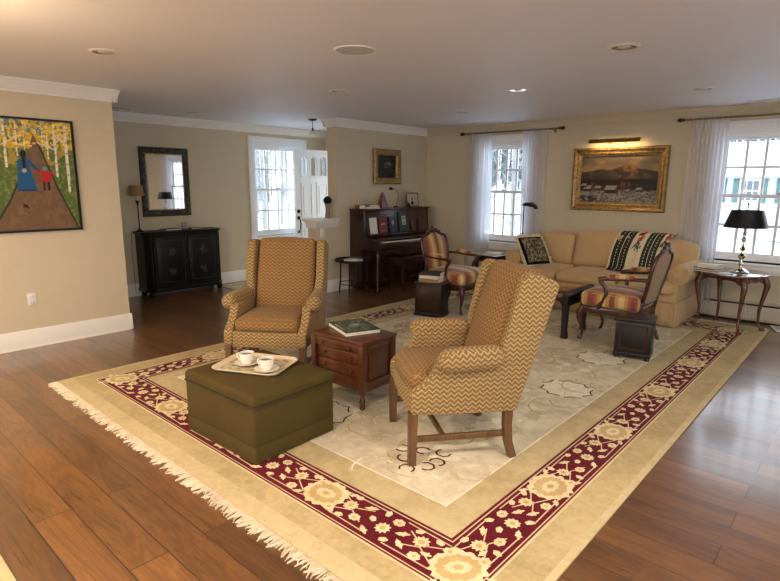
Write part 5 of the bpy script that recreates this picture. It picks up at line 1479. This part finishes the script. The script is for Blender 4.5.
# mountain village painting over the sofa
lw, lh = 1.215, .82
p = Paint(200, 130, S(92, 84, 74))
q = p.nz(6, 51); q2 = p.nz(18, 52); q3 = p.nz(40, 53)
p.put(p.Y > .60, S(100, 88, 72)); p.put(np.clip((q-.42)*5, 0, 1)*(p.Y > .6), S(136, 114, 82), .9); p.put(np.clip((.44-q)*5, 0, 1)*(p.Y > .6), S(86, 80, 72), .8)
ridge = .66+.16*np.exp(-((p.X-.60)/.16)**2)+.05*np.exp(-((p.X-.25)/.12)**2)+.03*np.exp(-((p.X-.86)/.09)**2)+.03*(q2-.5)
p.put(p.Y < ridge, S(62, 52, 44))
def soft(a, k): return np.clip(a*k, 0, 1)
p.put((p.Y < ridge)*soft(q2+.9*(p.Y-.58)-.38-1.6*abs(p.X-.63), 2.2), S(146, 110, 70), .9); p.put((p.Y < ridge)*soft(q-.45, 3)*(p.Y > .48), S(98, 84, 66), .6)
p.put((p.Y > ridge)*soft(.86-p.Y, 4), S(150, 126, 90), .6); p.put((p.Y < ridge)*soft(.56-p.Y, 8), S(44, 37, 32), .8)
p.put((p.Y < .50+.04*(q2-.5)) & (p.Y > .28), S(40, 34, 30)); p.put((p.Y < .40) & (q3 > .5), S(70, 54, 42), .7)
p.put(p.Y < .27+.08*(q2-.5), S(118, 112, 102)); p.put((p.Y < .24) & (q3 > .54), S(158, 152, 140), .7); p.put((p.Y < .26) & (q3 < .42), S(78, 70, 62), .6); p.put((p.Y < .14) & (p.X < .30) & (q2 > .46), S(44, 38, 34), .9); p.put((p.Y < .12) & (q3 < .36), S(96, 90, 82), .7)
def house(x, y, w, h):
    p.poly([(x, y), (x+w, y), (x+w, y+h*.6), (x, y+h*.6)], S(56, 44, 36)); p.poly([(x-.01, y+h*.5), (x+w*.85, y+h*.5), (x+w, y+h*1.15), (x+w*.12, y+h*1.15)], S(146, 142, 130)); p.poly([(x+w*.85, y+h*.5), (x+w, y+h*1.15), (x+w*1.12, y+h*.5), (x+w*1.1, y), (x+w*.85, y)], S(70, 56, 44))
house(.34, .20, .16, .15); house(.20, .26, .09, .09); house(.06, .24, .10, .11); house(.62, .22, .05, .06); house(.74, .24, .08, .08); house(.02, .33, .07, .07)
for x in (.56, .59, .65, .17): p.line((x, .24), (x, .42), .008, S(110, 76, 50), .8); p.ell(x, .40, .02, .05, S(104, 70, 46), .7)
t = thing('landscape_painting', 'gilt framed painting of a snowy mountain village above the sofa', 'painting', (-2.69, YW-.002, 1.625))
bm = B(); frame_prof(bm, lw, lh, [(0, 0), (0, .04), (.012, .055), (.03, .058), (.045, .045), (.06, .04), (.075, .044), (.085, .040), (.095, .028), (.108, .026), (.112, .016), (.113, .004)]); part('gilt_frame', bm, M['gilt'], t, smooth=25)
art('canvas', p, lambda u, v: ((u-.5)*(lw-.22), -.012, (v-.5)*(lh-.22)), vcol('landscape_colours', .5, .3), t)
t = thing('picture_light', 'lit brass picture light above the mountain village painting', 'lamp', (-2.73, YW-.002, 2.085))
bm = B()
prism(bm, [(-.155, .0), (-.165, .02), (-.158, .042), (-.14, .052), (-.12, .048), (-.112, .03), (-.116, .03), (-.124, .042), (-.14, .046), (-.152, .038), (-.158, .02), (-.150, .002)], 'x', -.325, .325); part('trough', bm, M['brass'], t, smooth=40)
bm = B()
for s in (-1, 1): tube(bm, [(s*.10, -.13, .045), (s*.10, -.08, .062), (s*.10, -.02, .05), (s*.10, -.004, .03)], .006, 8); bx(bm, (s*.10, -.003, .02), (.03, .006, .06), .002)
part('arm', bm, M['brass'], t)
bm = B(); tube(bm, [(-.28, -.138, .022), (.28, -.138, .022)], .010, 10)
eb = NT('warm_tube_bulb'); eb.fin((1, .75, .4, 1), .5); eb.b.inputs['Emission Color'].default_value = (1, .62, .26, 1); eb.b.inputs['Emission Strength'].default_value = 22
part('bulb', bm, eb.m, t)

# small gilt picture above the piano
p = Paint(60, 56, S(24, 22, 22)); q = p.nz(8, 61); p.put(q > .56, S(52, 44, 40), .8); p.put(p.X < .2, S(36, 44, 56), .6)
p.ell(.52, .60, .20, .14, S(120, 104, 92), .8); p.ell(.40, .56, .07, .13, S(150, 136, 122), .8); p.ell(.64, .62, .08, .09, S(138, 122, 110), .7); p.put((q < .42) & (p.Y > .4) & (p.Y < .75), S(40, 34, 34), .8); p.put((p.Y < .38) & (q > .5), S(60, 44, 40), .7)
t = thing('small_painting', 'small dark painting in a wide gilt frame above the piano', 'painting', (XL+.001, 6.43, 1.805), R(90))
bm = B(); frame_prof(bm, .615, .525, [(0, 0), (0, .035), (.015, .05), (.04, .046), (.06, .034), (.08, .036), (.092, .026), (.10, .012), (.101, .003)]); part('gilt_frame', bm, M['gilt'], t, smooth=25)
art('canvas', p, lambda u, v: ((u-.5)*(.615-.198), -.009, (v-.5)*(.525-.198)), vcol('small_painting_colours', .5, .3), t)

# vase on the knee wall
t = thing('vase', 'slim taupe vase holding a black ball of foliage on the low wall cap', 'vase', (-5.95, 5.262, 1.061))
bm = B(); lathe(bm, [(0, 0), (.036, 0), (.04, .012), (.036, .06), (.030, .11), (.034, .16), (.042, .195), (.044, .205), (.039, .203), (.03, .16), (.025, .11), (0, .10)], 24); part('vessel', bm, M['stone_vase'], t)
bm = B(); bmesh.ops.create_icosphere(bm, subdivisions=4, radius=.057)
for v in bm.verts:
    n_ = v.co.normalized(); k = math.sin(n_.x*17+n_.y*5)*math.sin(n_.y*19+n_.z*3)*math.sin(n_.z*21+n_.x*4)
    v.co = v.co*(1+.09*k)+Vector((0, 0, .25))
part('foliage_ball', bm, M['black_felt'], t)
#@@SPLIT@@
# ------------------------------------------------------------------ outdoors
def snow_mat():
    t = NT('snow'); v = t.coord(); f = t.noise(v, .6, 4); 
    t.bump(t.noise(v, 2.0, 4), .4, .1)
    return t.fin(t.ramp(f, [(.3, S(206, 212, 222)), (.7, S(232, 236, 242))]), .8)
M['snow'] = snow_mat()
bm = B()
def snowfn(u, v):
    x = -60+110*u; y = -30+110*v
    z = -.45+.25*math.sin(x*.21+1)*math.sin(y*.17)
    if y > 34: z += (y-34)*.12
    return (x, y, z)
surf(bm, snowfn, 60, 60)
o = part('snowy_ground', bm, M['snow'], smooth=60); struct(o)
M['bark'] = pbr('grey_bark', S(140, 138, 136), .95, var=.25, scale=4)
M['twig'] = pbr('snowy_twigs', S(140, 144, 146), .95, var=.2, scale=3)
def tree(x, y, h, r, seed, label):
    rr_ = random.Random(seed); z = -.5+(max(0, y-34)*.12)
    t = thing('bare_tree', label, 'tree', (x, y, z), 0, 'bare trees in the snow')
    lx, ly = rr_.uniform(-.04, .04), rr_.uniform(-.04, .04)
    bm = B(); tube(bm, [(0, 0, 0), (lx*h*.5, ly*h*.5, h*.5), (lx*h, ly*h, h)], [r, r*.75, r*.3], 8); part('trunk', bm, M['bark'], t)
    bm = B()
    for k in range(26):
        f = rr_.uniform(.12, .98); a = rr_.uniform(0, 6.28); L = h*rr_.uniform(.10, .26)*(1.1-f*.5)
        p0 = Vector((lx*h*f, ly*h*f, h*f)); d = Vector((math.cos(a), math.sin(a), rr_.uniform(.2, .9)))
        p1 = p0+d*L*.5; p2 = p1+Vector((d.x*.8, d.y*.8, d.z+.3))*L*.5
        tube(bm, [p0, p1, p2], [r*.28, r*.18, r*.05], 5)
        for q in range(3):
            a2 = a+rr_.uniform(-1.2, 1.2); s = p0.lerp(p2, rr_.uniform(.3, .9)); e_ = s+Vector((math.cos(a2), math.sin(a2), rr_.uniform(.1, .8)))*L*.45
            tube(bm, [s, e_], [r*.10, r*.03], 4)
    part('branches', bm, M['twig'], t)
rt = random.Random(77)
k = 0; spots = []
for (xa, xb, ya, yb, n_, nm) in ((-13.5, -6.5, 11.5, 30, 16, 'bare grey tree in the snow outside the window by the piano'),
                                 (-9.0, 0.0, 33, 41, 10, 'bare grey tree in the snow behind the neighbouring house'),
                                 (-3.0, 3.0, 11, 21, 4, 'bare grey tree in the snow outside the right window'),
                                 (-36, -14, 6.0, 26, 16, 'bare grey tree in the snow outside the foyer window')):
    for i in range(n_):
        for tries in range(60):
            tx, ty = rt.uniform(xa, xb), rt.uniform(ya, yb)
            if all(math.hypot(tx-a, ty-b_) > 2.6 for a, b_ in spots) and not (-9 < tx < 3.5 and 22.5 < ty < 32): break
        spots.append((tx, ty)); tree(tx, ty, rt.uniform(5.5, 10), rt.uniform(.07, .16), 100+k, nm); k += 1
rd = random.Random(91); bm = B()
for i in range(640):
    x, y = (rd.uniform(-34, 12), rd.uniform(44, 58)) if i < 480 else (rd.uniform(-62, -42), rd.uniform(4, 42))
    z = -.6+(max(0, y-34)*.12); h_ = rd.uniform(6, 13); r_ = rd.uniform(.06, .16)
    tube(bm, [(x, y, z), (x+rd.uniform(-.4, .4), y, z+h_)], [r_, r_*.3], 5)
    for q in range(9):
        f = rd.uniform(.15, 1); a = rd.uniform(0, 6.28); L = rd.uniform(.6, 1.8)
        tube(bm, [(x, y, z+h_*f), (x+math.cos(a)*L, y+math.sin(a)*L, z+h_*f+L*rd.uniform(.2, 1))], [r_*.35, r_*.1], 4)
tag(part('distant_woods', bm, pbr('woodland_bark', S(104, 108, 108), .95, var=.3, scale=2), smooth=60), 'pale leafless woods far behind the snowy yard', 'woods', kind='stuff')
t = thing('neighbour_house', 'snow roofed house with teal shutters seen through the right window', 'house', (-3.2, 25, -.5))
bm = B(); bb(bm, -3.2, 4.0, 0, 4.5, 0, 2.45); part('wall', bm, pbr('pale_siding', S(196, 196, 196), .8, var=.05), t, smooth=0)
bm = B(); prism(bm, [(-.5, 2.40), (2.2, 3.6), (5.0, 2.40), (5.0, 2.62), (2.2, 3.85), (-.5, 2.62)], 'x', -3.6, 4.4); part('roof', bm, M['snow'], t, smooth=0)
teal = pbr('teal_shutter_paint', S(66, 104, 102), .6, var=.1)
pane = pbr('dark_window_pane', S(92, 104, 110), .2, var=.1)
for x in (-2.2, -.85, .55, 1.95):
    bm = B(); bb(bm, x-.35, x+.35, -.04, .02, 1.45, 2.3); w = part('window', bm, M['sash'], t, smooth=0)
    bm = B()
    for i in range(3):
        for j in range(2): bb(bm, x-.30+i*.205, x-.30+i*.205+.17, -.05, -.03, 1.51+j*.39, 1.51+j*.39+.34)
    part('pane', bm, pane, w, smooth=0)
    for s in (-1, 1):
        bm = B(); bb(bm, x+s*.36, x+s*.56, -.06, 0, 1.42, 2.33); part('shutter', bm, teal, t, smooth=0)

# ------------------------------------------------------------------ light
sc = bpy.context.scene
w = bpy.data.worlds.new('overcast_sky'); sc.world = w; w.use_nodes = True
wn = w.node_tree.nodes; wl = w.node_tree.links; wn.clear()
wo = wn.new('ShaderNodeOutputWorld'); wb_ = wn.new('ShaderNodeBackground'); wl.new(wb_.outputs[0], wo.inputs[0])
tc = wn.new('ShaderNodeTexCoord'); sp_ = wn.new('ShaderNodeSeparateXYZ'); wl.new(tc.outputs['Generated'], sp_.inputs[0])
rp = wn.new('ShaderNodeValToRGB'); wl.new(sp_.outputs[2], rp.inputs[0])
rp.color_ramp.elements[0].position = 0.0; rp.color_ramp.elements[0].color = (.86, .92, 1, 1)
rp.color_ramp.elements[1].position = 1.0; rp.color_ramp.elements[1].color = (.78, .88, 1.0, 1)
wl.new(rp.outputs[0], wb_.inputs[0]); wb_.inputs[1].default_value = SKY = 4.3
def portal(loc, rot, sx, sy):
    l = bpy.data.lights.new('window_portal', 'AREA'); l.shape = 'RECTANGLE'; l.size = sx; l.size_y = sy; l.cycles.is_portal = True
    o = bpy.data.objects.new('window_portal', l); o.location = loc; o.rotation_euler = rot; COL.objects.link(o)
for x, w_ in ((-4.40, .8), (-.915, 1.25)): portal((x, YW+.16, 1.42), (R(-90), 0, 0), w_, 1.46)
portal((XM-.16, 5.67, 1.42), (0, R(-90), 0), 1.46, .96)
portal((-6.915, YE+.14, 1.06), (R(-90), 0, 0), .83, 2.12)
portal((2.76, -.2, 1.17), (0, R(90), 0), 1.95, 2.8); portal((2.76, 3.4, 1.17), (0, R(90), 0), 1.95, 2.4)
for x in (-3.2, .4): portal((x, -3.36, 1.32), (R(90), 0, 0), 2.8, 1.65)

def lamp(kind, loc, energy, color, size=.1, rot=(0, 0, 0), spot=None):
    l = bpy.data.lights.new('lamp', kind); l.energy = energy; l.color = color
    if kind == 'AREA': l.shape = 'DISK'; l.size = size
    else: l.shadow_soft_size = size
    if spot: l.spot_size = R(spot); l.spot_blend = .6
    o = bpy.data.objects.new('added_lamp_light', l); o.location = loc; o.rotation_euler = rot; COL.objects.link(o); return o
WARM = (1.0, .80, .58)
for x, y in ((-4.2, -0.5), (-1.4, -0.4), (-4.6, -2.0), (-1.4, -2.2), (-2.8, -1.4)):  # lights of the assumed cans out of view, for warmth from behind
    lamp('AREA', (x, y, CZ-.02), 54 if x > -2 else 36, WARM, .14)
for x, y in ((0.0, 1.75), (1.35, .35), (1.35, 3.1)):  # added out of view to lift the right floor and front chair
    lamp('AREA', (x, y, CZ-.02), 34, (1, .84, .66), .14)
# the tube in the picture light
l = bpy.data.lights.new('picture_tube', 'AREA'); l.shape = 'RECTANGLE'; l.size = .56; l.size_y = .02; l.energy = 9; l.color = (1, .62, .28)
o = bpy.data.objects.new('picture_tube', l); o.location = (-2.73, YW-.14, 2.10); o.rotation_euler = (R(28), 0, 0); COL.objects.link(o)

# ------------------------------------------------------------------ camera
cam = bpy.data.cameras.new('camera'); co = bpy.data.objects.new('camera', cam); COL.objects.link(co); sc.camera = co
F_, P_, Y_, R_ = 548.69, .19226, .728346, -.00684
cam.sensor_fit = 'HORIZONTAL'; cam.sensor_width = 36.0; cam.lens = 36.0*F_/780
cam.shift_x = -3.0/780; cam.shift_y = 0.0
cam.clip_start = .05; cam.clip_end = 300
fw = Vector((-math.sin(Y_)*math.cos(P_), math.cos(Y_)*math.cos(P_), -math.sin(P_)))
rt_ = Vector((math.cos(Y_), math.sin(Y_), 0)); dn = fw.cross(rt_)
r2 = rt_*math.cos(R_)+dn*math.sin(R_); d2 = dn*math.cos(R_)-rt_*math.sin(R_)
mw = Matrix(((r2.x, -d2.x, -fw.x), (r2.y, -d2.y, -fw.y), (r2.z, -d2.z, -fw.z))).to_4x4(); mw.translation = Vector((0, 0, 1.55))
co.matrix_world = mw
vs = sc.view_settings; vs.view_transform = 'Standard'; vs.look = 'None'; vs.gamma = 1.0; vs.exposure = 0.10; vs.use_curve_mapping = False
sc.cycles.use_denoising = True
sc.cycles.max_bounces = 10; sc.cycles.diffuse_bounces = 6; sc.cycles.transparent_max_bounces = 16
sc.cycles.sample_clamp_indirect = 8.0; sc.cycles.caustics_reflective = False; sc.cycles.caustics_refractive = False
